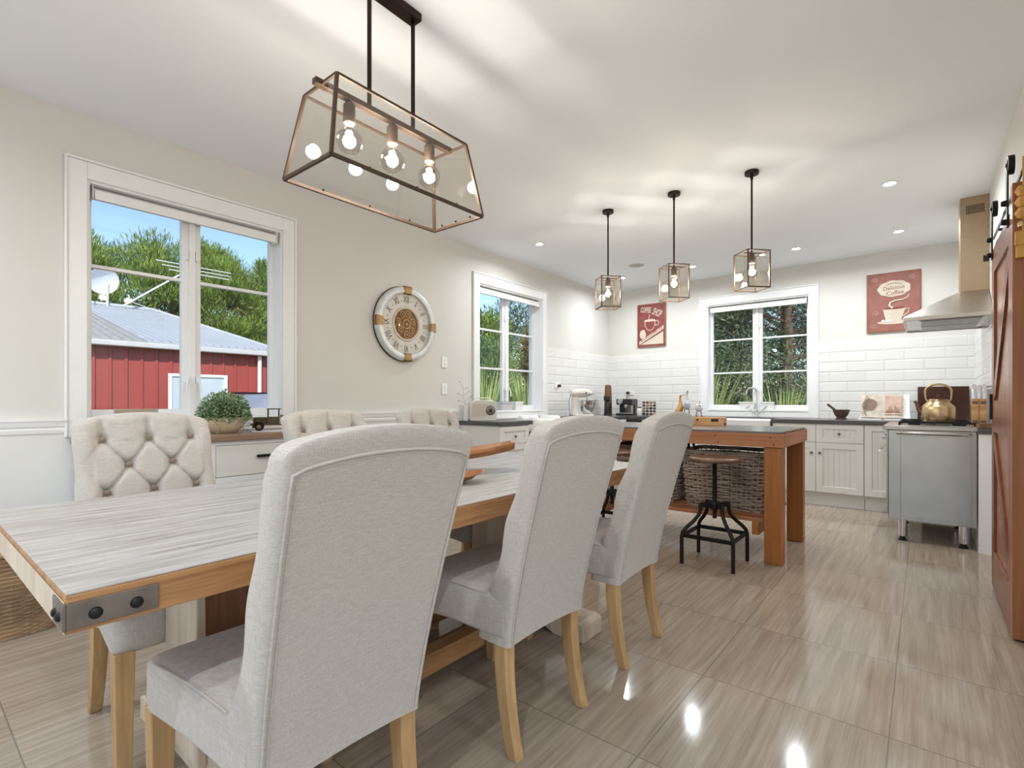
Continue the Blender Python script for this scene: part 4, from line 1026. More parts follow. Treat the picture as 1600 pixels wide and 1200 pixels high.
# baskets
def big_basket(x0, x1, y0, y1, z0, h, label, handle=True):
    t = thing('willow_basket', label, 'basket', ((x0+x1)/2, (y0+y1)/2, z0), 0, 'big grey willow baskets on the island shelf')
    w, d = (x1-x0)/2, (y1-y0)/2
    def ring(k, z, e=.30):
        return [(w*k*math.copysign(abs(math.cos(a))**e, math.cos(a)), d*k*math.copysign(abs(math.sin(a))**e, math.sin(a)), z) for a in [2*math.pi*j/72 for j in range(72)]]
    m = MB(); rows = int(h/.0205); NP = 108
    def rr_(a, k): return (w*k*math.copysign(abs(math.cos(a))**.30, math.cos(a)), d*k*math.copysign(abs(math.sin(a))**.30, math.sin(a)))
    rnd = random.Random(int(x0*100))
    arc = []; tot = 0; pv = rr_(0, 1)
    fine = [2*math.pi*j/2000 for j in range(2001)]; cum = [0]
    for a_ in fine[1:]:
        p = rr_(a_, 1); tot += math.dist(p, pv); cum.append(tot); pv = p
    angs = []; j = 0
    for i in range(NP):
        while cum[j] < tot*i/NP: j += 1
        angs.append(fine[j])
    for i in range(rows):
        z = .008+i*(h-.014)/rows; k = .88+.12*(z/h)**.8; ph = (i % 2)*math.pi; amp = .013; r0 = .0072+.0028*rnd.random(); q = rnd.random()*6
        m.tube([(rr_(a_, k)[0]*(1+amp/w*math.cos(jj*math.pi/2+ph)), rr_(a_, k)[1]*(1+amp/d*math.cos(jj*math.pi/2+ph)), z+.005*math.sin(jj*.31+q)) for jj, a_ in enumerate(angs)], r0, 5, closed=True)
    for jj in range(1, NP, 2):
        a_ = angs[jj]; m.tube([(rr_(a_, .86+.14*(z/h)**.8)[0], rr_(a_, .86+.14*(z/h)**.8)[1], z) for z in (0, h*.3, h*.6, h)], .0045, 5)
    m.box((-w*.85, -d*.85, 0), (w*.85, d*.85, .008))
    m.build('weave', M['willow'], t)
    MB().loft([[(*rr_(a_, (.88+.12*(z/h)**.8)*.965), z) for a_ in angs] for z in (.010, h*.3, h*.6, h-.02)], cap=False).build('gap_shade_shell', M['walnut'], t)  # dark shell added behind the weave, standing for shade in its gaps
    m = MB()
    for q in range(3):
        m.tube([(p[0]*(1+.008*math.cos(j*.9+q*2.1)), p[1]*(1+.008*math.cos(j*.9+q*2.1)), p[2]+.009*math.sin(j*.9+q*2.1)) for j, p in enumerate(ring(.99, h+.003))], .009, 6, closed=True)
    m.build('braided_rim', M['willow'], t)
    for s in (-1, 1):
        MB().tube([(s*w*.98, -.07, h-.01), (s*w*1.0, -.05, h+.05), (s*w*1.0, 0, h+.07), (s*w*1.0, .05, h+.05), (s*w*.98, .07, h-.01)], .011, 8).build('handle', M['iron'], t)
    return t
big_basket(-1.49, -.87, 3.93, 4.42, .291, .415, 'large grey willow basket on the island shelf behind the stool')
big_basket(-2.06, -1.535, 3.93, 4.42, .291, .36, 'grey willow basket on the island shelf, mostly hidden by chair backs')
t = thing('brown_crate', 'dark brown wooden tray of black pans under the left end of the island', 'crate', (-2.00, 4.19, .655))
m = MB(); m.box((-.16, -.20, 0), (.16, .20, .012)); m.box((-.16, -.20, .012), (.16, -.185, .07)); m.box((-.16, .185, .012), (.16, .20, .07)); m.box((-.16, -.185, .012), (-.145, .185, .07)); m.box((.145, -.185, .012), (.16, .185, .07)); m.build('box', M['walnut'], t, bevel=.003)
t = thing('black_pan', 'black frying pan lying in the brown tray under the island', 'pan', (-2.0, 4.19, .668))
MB().lathe([(0, 0), (.10, 0), (.125, .045), (.122, .045), (.098, .004), (0, .004)], (0, 0, 0), 28).build('pan', M['iron'], t)
MB().tube([(.12, -.02, .04), (.14, -.06, .055), (.13, -.16, .07)], .008, 8).build('handle', M['iron'], t)
# bread box
t = thing('wooden_box', 'long wooden box with a dark label and round holes on the island top', 'box', (-1.39, 4.33, iz), R(4))
m = MB(); m.box((-.26, -.07, 0), (.12, .07, .018)); m.box((-.26, -.07, .018), (.12, -.056, .072)); m.box((-.26, .056, .018), (.12, .07, .072)); m.box((-.26, -.056, .018), (-.246, .056, .072)); m.box((.106, -.056, .018), (.12, .056, .072)); m.box((-.246, -.056, .06), (.106, .056, .066))
m.build('carcass', M['honey'], t, bevel=.002)
MB().box((.03, -.0725, .038), (.085, -.07, .060)).build('label_plate', M['iron'], t)
m = MB()
for x, z in ((-.08, .05), (-.22, .05)): m.lathe([(0, -.0715), (.008, -.0715), (.008, -.07), (0, -.07)], (x, 0, z), 14, axis='y')
for y in (-.025, .02): m.lathe([(0, .12), (.006, .12), (.006, .1215), (0, .1215)], (0, y, .048), 12, axis='x')
m.box((.1195, -.03, .008), (.1215, .04, .026)); m.build('hole', M['iron'], t)

# ================================================================== STOOLS
t = thing('industrial_stool', 'black iron screw stool with round dark wooden seat in front of the willow basket', 'stool', (-1.112, 3.57, 0), 0, 'black iron stools tucked at the island')
MB().lathe([(0, .688), (.155, .688), (.166, .694), (.170, .702), (.168, .712), (.158, .718), (.10, .712), (0, .708)], (0, 0, 0), 40).build('seat', M['walnut'], t)
m = MB(); m.tube([(0, 0, .688), (0, 0, .30)], .0135, 12)
for k in range(30): m.lathe([(.0135, .34+k*.011), (.0165, .3455+k*.011), (.0135, .351+k*.011)], (0, 0, 0), 12)
m.lathe([(0, .688), (.05, .688), (.05, .680), (.02, .672), (0, .672)], (0, 0, 0), 20); m.build('screw_post', M['iron'], t)
m = MB(); m.lathe([(0, .415), (.032, .415), (.036, .405), (.036, .372), (.028, .362), (0, .362)], (0, 0, 0), 20)
for sx in (-1, 1):
    for sy in (-1, 1): m.bar((0, 0, .392), (sx*.068, sy*.068, .392), .022, .030)
m.build('hub', M['iron'], t)
for sx in (-1, 1):
    for sy in (-1, 1):
        c = [(.070, .405), (.072, .36), (.080, .325), (.105, .285), (.140, .245), (.160, .215), (.166, .18), (.166, .10), (.166, 0)]
        MB().tube([(sx*a, sy*a, z) for a, z in c], .0125, 12).build('leg', M['iron'], t)
m = MB(); a = .160
for p, q in (((-a, -a), (a, -a)), ((a, -a), (a, a)), ((a, a), (-a, a)), ((-a, a), (-a, -a))): m.bar((*p, .190), (*q, .190), .010, .026)
m.build('foot_ring', M['iron'], t)
dup(t, (-1.885, 3.56, 0), 0, 'black iron screw stool glimpsed between the two right chair backs')
for o in COL.objects: pass
# ================================================================== WALL CLOCK
t = thing('wall_clock', 'large round distressed white clock with roman numerals and exposed gold gears', 'clock', (LX, 2.955, 1.787), R(90))
RC = .332
MB().lathe([(0, 0), (RC-.008, 0), (RC, -.010), (RC, -.050), (RC-.006, -.058), (RC-.018, -.061), (RC-.046, -.064), (RC-.054, -.060), (RC-.058, -.040), (RC-.058, -.030), (0, -.030)], (0, 0, 0), 80, axis='y').build('case', M['clockw'], t)
MB().lathe([(RC+.004, -.004), (RC+.006, -.010), (RC+.002, -.016), (RC-.002, -.010)], (0, 0, 0), 80, axis='y').build('back_ring', M['bronzeblk'], t)
ri, ro = .150, RC-.058
MB().lathe([(ri, -.036), (ro, -.036), (ro, -.031), (ri, -.031), (ri, -.036)], (0, 0, 0), 72, axis='y').build('dial', M['clockface'], t)
MB().lathe([(ri-.018, -.034), (ri-.014, -.044), (ri, -.046), (ri+.006, -.038), (ri+.006, -.034)], (0, 0, 0), 64, axis='y').build('inner_ring', M['cream2'], t)
MB().lathe([(0, -.0315), (ri-.016, -.0315), (ri-.016, -.0305), (0, -.0305)], (0, 0, 0), 48, axis='y').build('gear_plate', M['goldp'], t)
nums = ['XII', 'I', 'II', 'III', 'IIII', 'V', 'VI', 'VII', 'VIII', 'IX', 'X', 'XI']
for i, s in enumerate(nums):
    a = -i*math.pi/6; r = (ri+ro)/2+.006
    text_mesh(s, .088, M['num'], 'numeral', t, (-r*math.sin(a), -.037, r*math.cos(a)), (R(90), -a, 0), .0008, .62)
m = MB()
for i in range(60):
    a = i*math.pi/30; r = ro-.006
    m.box((0, 0, 0), (0, 0, 0)) if False else m.bar((r*math.sin(a), -.0375, r*math.cos(a)), ((r-.008)*math.sin(a), -.0375, (r-.008)*math.cos(a)), .002, .001)
for i in range(12):
    a = (i+.5)*math.pi/6; r = (ri+ro)/2; m.ball((r*math.sin(a), -.037, r*math.cos(a)), .005, 6, (1, .3, 1))
m.build('minute_marks', M['num'], t)
def gear(m, cx, cz, r, teeth, y):
    vs = []
    for k in range(teeth*4):
        a = 2*math.pi*k/(teeth*4); rr = r*(1 if (k//2) % 2 else .88); vs.append((rr*math.cos(a)+cx, rr*math.sin(a)+cz))
    nn = len(vs); V = [(p[0], y, p[1]) for p in vs]+[(cx+(p[0]-cx)*.74, y, cz+(p[1]-cz)*.74) for p in vs]
    V += [(v[0], y+.004, v[2]) for v in V]
    F = []
    for k in range(nn):
        k2 = (k+1) % nn
        F += [(k, k2, nn+k2, nn+k), (2*nn+k, 3*nn+k, 3*nn+k2, 2*nn+k2), (k, 2*nn+k, 2*nn+k2, k2), (nn+k, nn+k2, 3*nn+k2, 3*nn+k)]
    m.add(V, F)
    for q in range(4): a = q*math.pi/4; m.bar((cx-r*.8*math.cos(a), y+.002, cz-r*.8*math.sin(a)), (cx+r*.8*math.cos(a), y+.002, cz+r*.8*math.sin(a)), r*.10, .003)
    m.lathe([(0, y-.003), (r*.28, y-.003), (r*.28, y+.004), (0, y+.004)], (cx, 0, cz), 14, axis='y')
for cx, cz, r, n in ((0, 0, .048, 18), (.015, .090, .034, 14), (-.045, .082, .030, 12), (.075, .028, .032, 14), (-.088, .022, .028, 12), (.062, -.052, .034, 14), (-.062, -.048, .032, 12), (.004, -.094, .036, 14)):
    m = MB(); gear(m, cx, cz, r, n, -.040); m.build('gear', M['gold'], t)
for k in range(4):
    a = k*math.pi/2; m = MB()
    rg = []
    for j in range(7):
        b = a+(j-3)*.043; rg.append([(rr*math.sin(b), y, rr*math.cos(b)) for rr, y in ((RC-.070, -.050), (RC-.060, -.068), (RC-.010, -.070), (RC+.005, -.060), (RC+.005, -.030), (RC-.02, -.03))])
    m.loft(rg, smooth=False); m.build('clamp', M['gold'], t)
rg = [(RC-.068, -.042)]+[((RC-.068)*math.cos(q), -.042-.030*math.sin(q)) for q in [math.pi/2*k/8 for k in range(1, 8)]]+[(.0001, -.072)]
MB().lathe(rg, (0, 0, 0), 48, axis='y').build('glass_dome', M['glass'], t, fix=False)

# ================================================================== COFFEE SIGNS
def sign(x, w, z0, z1, mat, edge, label):
    t = thing('coffee_sign', label, 'wall sign', (x, BY, z0), 0)
    MB().box((0, -.022, 0), (w, -.001, z1-z0)).build('panel', mat, t, bevel=.002)
    m = MB(); h = z1-z0; e = .012
    for a, b in (((0, -.0235, 0), (e, -.022, h)), ((w-e, -.0235, 0), (w, -.022, h)), ((e, -.0235, 0), (w-e, -.022, e)), ((e, -.0235, h-e), (w-e, -.022, h))): m.box(a, b)
    m.build('painted_border', edge, t)
    return t
Yf = -.0232
def flat(poly, mat, name, t, y=Yf, th=.0012): return MB().prism(poly, y-th, y, 'y').build(name, mat, t)
def ell(cx, cz, a, b, n=28, s=0, e=2*math.pi): return [(cx+a*math.cos(s+(e-s)*k/n), cz+b*math.sin(s+(e-s)*k/n)) for k in range(n)]
t = sign(-3.185, .412, 1.862, 2.462, M['red'], M['postbrown'], 'red retro COFFEE SHOP sign with a large cup, left of the sink window')
for s, cx, cz, sz, rot, sx_ in (('COFFEE', .128, .515, .105, -7, .43), ('SHOP', .295, .462, .135, -26, .40)):
    text_mesh(s, sz, M['cream2'], 'lettering', t, (cx, Yf-.001, cz), (R(90), R(-rot), 0), .0012, sx_, bold=.0022)
m = MB()
for k in range(9): m.box((.03, Yf-.0008, .285+k*.018), (.115, Yf, .292+k*.018))
m.build('stripes', M['rose'], t)
cup = [(.11, .365), (.115, .29), (.15, .235), (.19, .22), (.23, .235), (.265, .29), (.27, .365)]
flat(cup, M['cream2'], 'cup_outline', t)
flat([((x-.19)*.86+.19, (z-.295)*.84+.292) for x, z in cup], M['red'], 'cup', t, Yf-.0012)
flat(ell(.19, .366, .082, .018), M['cream2'], 'cup_rim', t, Yf-.0012)
MB().tube([(.29+.028*math.cos(a), Yf-.001, .325+.034*math.sin(a)) for a in [2*math.pi*k/20 for k in range(21)]], .0055, 6).build('cup_handle', M['cream2'], t)
MB().tube([(.18, Yf-.001, .385), (.172, Yf-.001, .405), (.186, Yf-.001, .425), (.180, Yf-.001, .45)], .005, 6).build('steam', M['cream2'], t)
flat(ell(.085, .175, .047, .066), M['cream2'], 'round_badge', t)
MB().tube([(.12, Yf-.001, .205), (.20, Yf-.001, .19), (.27, Yf-.001, .21)], .006, 6).build('saucer', M['rose'], t)
flat([(.03, .03), (.39, .235), (.39, .285), (.03, .075)], M['cream2'], 'banner', t)
flat([(.05, .03), (.385, .03), (.385, .20)], M['cream2'], 'corner', t, Yf, .0008)
m = MB()
for k in range(13):
    u = k/12; x = .065+.29*u; z = .078+.166*u+.002*math.sin(k*3); m.bar((x, Yf-.002, z-.011), (x+.004*math.cos(k), Yf-.002, z+.012), .007+.004*(k % 3 == 0), .001, (0, 1, 0))
m.build('banner_lettering', M['redd'], t)
t = sign(-.488, .462, 1.842, 2.472, M['rose'], M['postbrown'], 'dusty red Delicious Coffee sign with a steaming cup, beside the range hood')
cl = []
for k in range(72):
    a = 2*math.pi*k/72; r = 1+.07*abs(math.sin(4.5*a)); cl.append((.235+.135*r*math.cos(a), .455+.082*r*math.sin(a)))
flat(cl, M['cream2'], 'steam_cloud', t)
text_mesh('Delicious', .058, M['redd'], 'lettering', t, (.235, Yf-.0015, .462), (R(90), R(-4), 0), .001, .85)
text_mesh('Coffee', .062, M['redd'], 'lettering', t, (.245, Yf-.0015, .408), (R(90), R(-4), 0), .001, .9)
MB().tube([(.165+.14*k/20, Yf-.002, .495+.016*math.sin(math.pi*k/20)) for k in range(21)], .0025, 5).build('flourish', M['redd'], t)
MB().tube([(.225, Yf-.001, .245), (.195, Yf-.001, .275), (.205, Yf-.001, .31), (.25, Yf-.001, .325), (.31, Yf-.001, .33), (.35, Yf-.001, .35), (.365, Yf-.001, .385)], [.014, .012, .010, .009, .008, .006, .003], 8).build('steam', M['cream2'], t)
cup = [(.14, .245), (.15, .19), (.165, .125), (.175, .105), (.29, .105), (.30, .125), (.32, .19), (.335, .245)]
flat(cup, M['cream2'], 'cup', t, Yf-.0014)
flat(ell(.2375, .245, .098, .012), M['redd'], 'coffee', t, Yf-.0026)
MB().tube([(.322, Yf-.001, .225), (.362, Yf-.001, .232), (.358, Yf-.001, .19), (.312, Yf-.001, .150)], .006, 6).build('cup_handle', M['cream2'], t)
flat(ell(.245, .098, .155, .022), M['cream2'], 'saucer', t)
m = MB()
for k in range(3): m.box((.13+.03*k, Yf-.004, .105), (.152+.03*k, Yf-.003, .128))
m.build('sugar_cubes', M['trim'], t)
m = MB()
for cx, cz in ((.07, .56), (.39, .56), (.06, .06), (.39, .07), (.08, .2)):
    m.tube([(cx+.03*(k/14)*math.cos(k*.7), Yf-.0005, cz+.03*(k/14)*math.sin(k*.7)) for k in range(15)], .0015, 5)
m.build('scrollwork', M['cream2'], t)

# ================================================================== RADIO AND BRANCH ON THE SHORT WORKTOP
t = thing('retro_radio', 'cream retro radio with a round dial and folding handle', 'radio', (-3.435, 3.775, C0), R(54))
w, h, r = .135, .205, .055
def rr(w, h, r, n=8):
    P_ = []
    for cx, cz, a0, q in ((w-r, h-r, 0, r), (-w+r, h-r, 90, r), (-w+.02, .02, 180, .02), (w-.02, .02, 270, .02)):
        for k in range(n+1): a = R(a0+90*k/n); P_.append((cx+q*math.cos(a), cz+q*math.sin(a)))
    return P_
MB().prism(rr(w, h, r), -.045, .045, 'y').build('case', M['cream'], t, bevel=.006, seg=3)
MB().prism([(x*.975, z*.975+.003) for x, z in rr(w, h, r)], .045, .07, 'y').build('back_shell', M['brownp'], t, bevel=.004)
m = MB()
for k in range(16): m.box((-.115, -.0475, .040+.0085*k), (.035, -.045, .044+.0085*k))
m.build('speaker_grille', M['cream2'], t)
MB().lathe([(0, -.052), (.040, -.052), (.046, -.048), (.050, -.045), (0, -.045)], (.070, 0, .105), 32, axis='y').build('dial', M['bracket'], t)
MB().lathe([(0, -.062), (.012, -.060), (.014, -.052), (0, -.052)], (.070, 0, .105), 20, axis='y').build('tuning_knob', M['blackp'], t)
m = MB()
for k in range(12): a = k*math.pi/6; m.bar((.070+.026*math.cos(a), -.0525, .105+.026*math.sin(a)), (.070+.036*math.cos(a), -.0525, .105+.036*math.sin(a)), .004, .002, (0, 1, 0))
m.build('dial_marks', M['cream2'], t)
m = MB(); m.tube([(-.075, .0, h+.001), (-.078, 0, h+.012), (-.07, 0, h+.022), (.07, 0, h+.022), (.078, 0, h+.012), (.075, 0, h+.001)], .005, 8)
m.build('handle', M['cream'], t)
for x in (-.076, .076): MB().lathe([(0, h-.001), (.010, h-.001), (.010, h+.006), (0, h+.006)], (x, 0, 0), 12).build('handle_lug', M['chrome'], t)
t = thing('branch_vase', 'pale vase with a single white budded branch left of the radio', 'vase', (-3.53, 3.70, C0))
t.location = (-3.55, 3.665, C0)
MB().lathe([(0, 0), (.026, 0), (.030, .02), (.030, .13), (.022, .15), (.022, .155), (.019, .155), (.019, .14), (0, .13)], (0, 0, 0), 20).build('vase', M['whitec'], t)
m = MB(); P0 = [(0, 0, .12), (-.015, -.015, .19), (-.022, -.03, .25), (-.012, -.035, .32), (-.022, -.055, .37), (-.03, -.07, .385)]
m.tube(P0, [.0035, .003, .0028, .0025, .002, .0015], 6)
for a, b in (((-.015, -.015, .19), (-.04, -.07, .20)), ((-.015, -.015, .19), (.03, .03, .24)), ((-.022, -.03, .25), (-.04, -.08, .27)), ((-.02, -.03, .25), (.02, .01, .29)), ((-.012, -.035, .32), (.02, -.005, .33)), ((0, 0, .14), (-.03, -.06, .15))):
    m.tube([a, b], [.002, .0012], 5); m.ball(b, .007, 6, (1, 1, 1.3)); m.ball([(p+q)/2 for p, q in zip(a, b)], .005, 6)
m.ball((-.03, -.07, .388), .007, 6); m.build('branch', M['gpot'], t)
# hamper and cloth in the gap under the window
t = thing('wicker_hamper', 'tall brown wicker hamper in the gap beside the small drawer cabinet', 'basket', (-3.36, 4.62, 0))
MB().lathe([(0, 0), (.19, 0), (.205, .1), (.225, .5), (.23, .80), (.225, .815), (.215, .80), (.20, .3), (0, .25)], (0, 0, 0), 48).build('weave', M['willow'], t)
rg = []
random.seed(3)
for i in range(15):
    u = i/14; rad = .262*math.sin(math.pi/2*min(1, u*1.25)) if u < .8 else .262+.012*(u-.8)*5
    z = .925-.02*u if u < .62 else .912-.17*((u-.62)/.38)
    rg.append([(rad*(1+.05*math.sin(5*a+1)*u+.03*math.sin(11*a)*u)*math.cos(a)+1e-4*math.cos(a), rad*(1+.05*math.sin(4*a)*u)*math.sin(a)+1e-4*math.sin(a), z+.018*math.sin(6*a+2*u)*u+.028*math.sin(3*a)*(1-u)+(.02*math.sin(9*a)*u)) for a in [2*math.pi*j/60 for j in range(60)]])
o = MB().loft(rg, cap=False).build('cotton_cloth', M['whitecloth'], None); o.location = (-3.36, 4.62, 0.0)
md = o.modifiers.new('solid', 'SOLIDIFY'); md.thickness = .004
tag(o, 'rumpled white cloth heaped over the wicker hamper below the narrow window', 'cloth')

# ================================================================== SIDEBOARD
t = thing('sideboard', 'white sideboard with brown timber top, black pull and open shelf below', 'sideboard', (0, 0, 0))
sx0, sx1, sy0, sy1 = LX+.028, -3.20, .66, 2.32
MB().box((sx0, sy0-.02, .862), (sx1+.022, sy1+.02, .90)).build('top', M['sbtop'], t, bevel=.005)
m = MB()
m.box((sx0+.01, sy0, 0.02), (sx1-.02, sy0+.03, .862)); m.box((sx0+.01, sy1-.03, .02), (sx1-.02, sy1, .862)); m.box((sx0+.01, sy0+.03, .61), (sx1-.02, sy1-.03, .63)); m.box((sx0+.01, sy0+.03, .08), (sx1-.02, sy1-.03, .11)); m.box((sx0+.01, sy0+.03, .11), (sx0+.02, sy1-.03, .61))
m.box((sx0+.01, sy0+.03, .34), (sx1-.02, sy1-.03, .36))
for y in (1.17, 1.79): m.box((sx0+.02, y, .36), (sx1-.02, y+.03, .61)); m.box((sx0+.02, y, .11), (sx1-.02, y+.03, .34))
for y0_, y1_ in ((sy0, sy0+.05), (1.165, 1.215), (1.775, 1.825), (sy1-.05, sy1)): m.box((sx1-.02, y0_, .02), (sx1, y1_, .862))
for z0_, z1_ in ((.838, .862), (.615, .648), (.08, .11)): m.box((sx1-.02, sy0+.05, z0_), (sx1-.001, sy1-.05, z1_))
m.build('carcass', M['trim'], t)
for y0_, y1_ in ((sy0+.053, 1.162), (1.218, 1.772), (1.828, sy1-.053)):
    d = MB().box((sx1-.016, y0_, .651), (sx1-.002, y1_, .835)).build('drawer', M['cab'], t, bevel=.002)
    yc_ = (y0_+y1_)/2
    MB().box((sx1-.002, yc_-.045, .752), (sx1+.018, yc_+.045, .768)).build('handle', M['iron'], d, bevel=.002)
# things on the open shelf
for k, (y, hh, mt, lb) in enumerate(((1.26, .19, 'stone', 'dark bottle on the open shelf of the sideboard, at its left'), (1.36, .17, 'truckb', 'brown jar on the open shelf of the sideboard'), (1.60, .18, 'pine_jar', 'green jar on the open shelf of the sideboard'))):
    if mt == 'pine_jar': mt_ = plain('green_glazed_jar', (.05, .12, .05), .3)
    else: mt_ = M[mt]
    o = MB().lathe([(0, 0), (.036, 0), (.040, .02), (.040, hh*.6), (.022, hh*.8), (.022, hh), (0, hh)], (0, 0, 0), 20).build('jar', mt_); o.location = (-3.32, y, .361); tag(o, lb, 'jar')
o = MB().lathe([(0, 0), (.055, 0), (.075, .04), (.08, .12), (.06, .17), (.05, .175), (0, .17)], (0, 0, 0), 24).build('orange_pot', plain('orange_red_pot', (.52, .12, .03), .4), None); o.location = (-3.34, 1.48, .361); tag(o, 'orange red pot on the open shelf below the sideboard drawer', 'pot')
# picture frame on sideboard
t = thing('photo_frame', 'pale brown wooden frame on the sideboard, its top showing over the left chair', 'picture frame', (-3.40, .885, C0), R(86))
m = MB()
for a, b in (((-.10, -.01, 0), (-.08, .01, .155)), ((.08, -.01, 0), (.10, .01, .155)), ((-.08, -.01, .133), (.08, .01, .155)), ((-.08, -.01, 0), (.08, .01, .022))): m.box(a, b)
m.build('frame', wood('driftwood_frame', (.30, .23, .16), (.48, .40, .31), 'x'), t, bevel=.002)
MB().box((-.08, -.003, .022), (.08, .004, .133)).build('picture', M['paper'], t)
# boxwood in a bowl
t = thing('potted_boxwood', 'rounded grey green artificial boxwood in a pale wooden bowl', 'plant', (-3.38, 1.335, C0))
MB().lathe([(0, 0), (.060, 0), (.075, .006), (.105, .035), (.118, .065), (.120, .085), (.114, .098), (.106, .098), (.10, .07), (0, .06)], (0, 0, 0), 40).build('bowl', M['wbowl'], t)
def leaves(name, mat, parent, C, D, L, Wd, seed=0, jitter=.5, fold=.0):
    rng = np.random.default_rng(seed); n = len(C); D = D/np.linalg.norm(D, axis=1, keepdims=True)
    U = rng.normal(size=(n, 3)); U -= D*(U*D).sum(1, keepdims=True); U /= np.linalg.norm(U, axis=1, keepdims=True)
    l = L*(1+jitter*(rng.random(n)-.5))[:, None] if np.isscalar(L) else L[:, None]; w = Wd*(1+jitter*(rng.random(n)-.5))[:, None]
    Nn = np.cross(D, U)
    V = np.stack([C, C+D*l*.45+U*w/2+Nn*w*fold, C+D*l, C+D*l*.45-U*w/2+Nn*w*fold], 1).reshape(-1, 3)
    me = bpy.data.meshes.new(name); me.vertices.add(4*n); me.vertices.foreach_set('co', V.ravel().astype('f'))
    me.loops.add(4*n); me.loops.foreach_set('vertex_index', np.arange(4*n, dtype='i')); me.polygons.add(n)
    me.polygons.foreach_set('loop_start', np.arange(0, 4*n, 4, dtype='i')); me.update(calc_edges=True); me.validate()
    me.materials.append(mat); o = bpy.data.objects.new(name, me); COL.objects.link(o)
    if parent: o.parent = parent
    return o
rng = np.random.default_rng(2); n = 4200
d = rng.normal(size=(n, 3)); d[:, 2] = np.abs(d[:, 2])*1.0-.25; d /= np.linalg.norm(d, axis=1, keepdims=True)
lump = 1+.06*np.sin(d[:, 0]*9)+.05*np.sin(d[:, 1]*11+1)
rad = (rng.random(n)**.35)[:, None]*lump[:, None]
Cc = d*rad*np.array([.142, .150, .155])+np.array([0, 0, .100])
leaves('foliage', M['box'], t, Cc, d+rng.normal(size=(n, 3))*.55, .019, .009, 3, .6, .25)
MB().ball((0, 0, .11), .10, 12, (1, 1, .9)).build('dark_core', plain('dark_green_fill', (.02, .035, .012), .9), t)  # dark ball filling the inside of the foliage
# paper and truck
o = MB().box((-.14, -.10, 0), (.14, .10, .003)).build('paper_sheet', M['trim']); o.location = (-3.36, 1.64, C0); o.rotation_euler = (0, 0, R(70)); tag(o, 'white sheet lying under the toy truck on the sideboard', 'paper')
t = thing('toy_truck', 'small vintage olive and brown metal model truck on the sideboard', 'toy truck', (-3.37, 1.665, C0+.0035), R(62)); t.scale = (1.12, 1.12, 1.12)
m = MB(); m.box((-.14, -.028, .030), (.13, .028, .038)); m.box((-.145, -.05, .034), (-.138, .05, .042)); m.build('chassis', M['truckb'], t, bevel=.001)
MB().box((-.125, -.026, .038), (-.055, .026, .078)).build('bonnet', M['truck'], t, bevel=.006, seg=3)
m = MB(); m.box((-.131, -.022, .042), (-.125, .022, .076)); m.build('radiator', M['gold'], t, bevel=.001)
m = MB(); m.box((-.055, -.034, .038), (.01, .034, .080)); m.box((-.058, -.037, .124), (.018, .037, .130))
for x in (-.052, .006):
    for y in (-.031, .031): m.box((x-.003, y-.003, .08), (x+.003, y+.003, .124))
m.box((.004, -.034, .08), (.010, .034, .124)); m.build('cab', M['truck'], t, bevel=.001)
m = MB(); m.box((.015, -.042, .044), (.145, .042, .050)); m.box((.015, -.042, .05), (.145, -.038, .088)); m.box((.015, .038, .05), (.145, .042, .088)); m.box((.015, -.038, .05), (.019, .038, .095)); m.box((.141, -.038, .05), (.145, .038, .088)); m.build('tray', M['truckb'], t)
for x in (-.098, .092):
    for s in (-1, 1):
        wh = MB().lathe([(0, s*.030), (.020, s*.030), (.024, s*.033), (.024, s*.043), (.020, s*.046), (.014, s*.044), (0, s*.044)], (x, 0, .024), 20, axis='y').build('wheel', M['iron'], t)
        MB().lathe([(0, s*.0445), (.011, s*.0445), (.011, s*.047), (0, s*.048)], (x, 0, .024), 14, axis='y').build('hub_cap', M['gold'], wh)
    
for s in (-1, 1):
    MB().tube([(-.098+.032*math.cos(a), s*.038, .026+.030*math.sin(a)) for a in [R(200-k*18) for k in range(11)]], .005, 8).build('mudguard', M['truck'], t)
    MB().lathe([(0, -.012), (.010, -.010), (.008, 0), (0, .004)], (-.128, s*.030, .070), 14, axis='x').build('headlamp', M['brass'], t)

# ================================================================== ON THE TABLE
def dough_bowl(loc, rz, a, b, h, label, tilt=0):
    t = thing('wooden_bowl', label, 'bowl', loc, rz, 'carved wooden bowls on the dining table'); t.rotation_euler = (0, R(tilt), rz)
    rg = []
    for k, (s, z) in enumerate(((.02, .0), (.45, 0), (.62, .012*h/.05), (.85, h*.55), (1.0, h), (.97, h+.003), (.90, h*.92), (.75, h*.5), (.45, .012), (.02, .010))):
        ring = []
        for j in range(56):
            q = 2*math.pi*j/56; ca, sa = math.cos(q), math.sin(q)
            rx = a*s*math.copysign(abs(ca)**.85, ca); ry = b*s*sa*(1-.25*ca**4)
            ring.append((rx, ry, z+(.028*abs(ca)**3*(h/.05) if s > .8 else 0)))
        rg.append(ring)
    MB().loft(rg).build('bowl', M['tray'], t); return t
t = thing('wooden_tray', 'long carved wooden tray raised on a foot, its tip pointing to the radio', 'tray', (-1.72, 1.60, .771), R(50))
rg = []
for k in range(25):
    u = k/24; x = -.34+.68*u; w = .110*math.sin(math.pi*(.06+.88*u))**.45; z = .060+.045*abs(2*u-1)**1.6
    rg.append([(x, -w, z+.022), (x, -w*.85, z), (x, w*.85, z), (x, w, z+.022), (x, w*.92, z+.036), (x, w*.72, z+.016), (x, -w*.72, z+.016), (x, -w*.92, z+.036)])
MB().loft(rg, smooth=False).build('tray', M['tray'], t, bevel=.003)
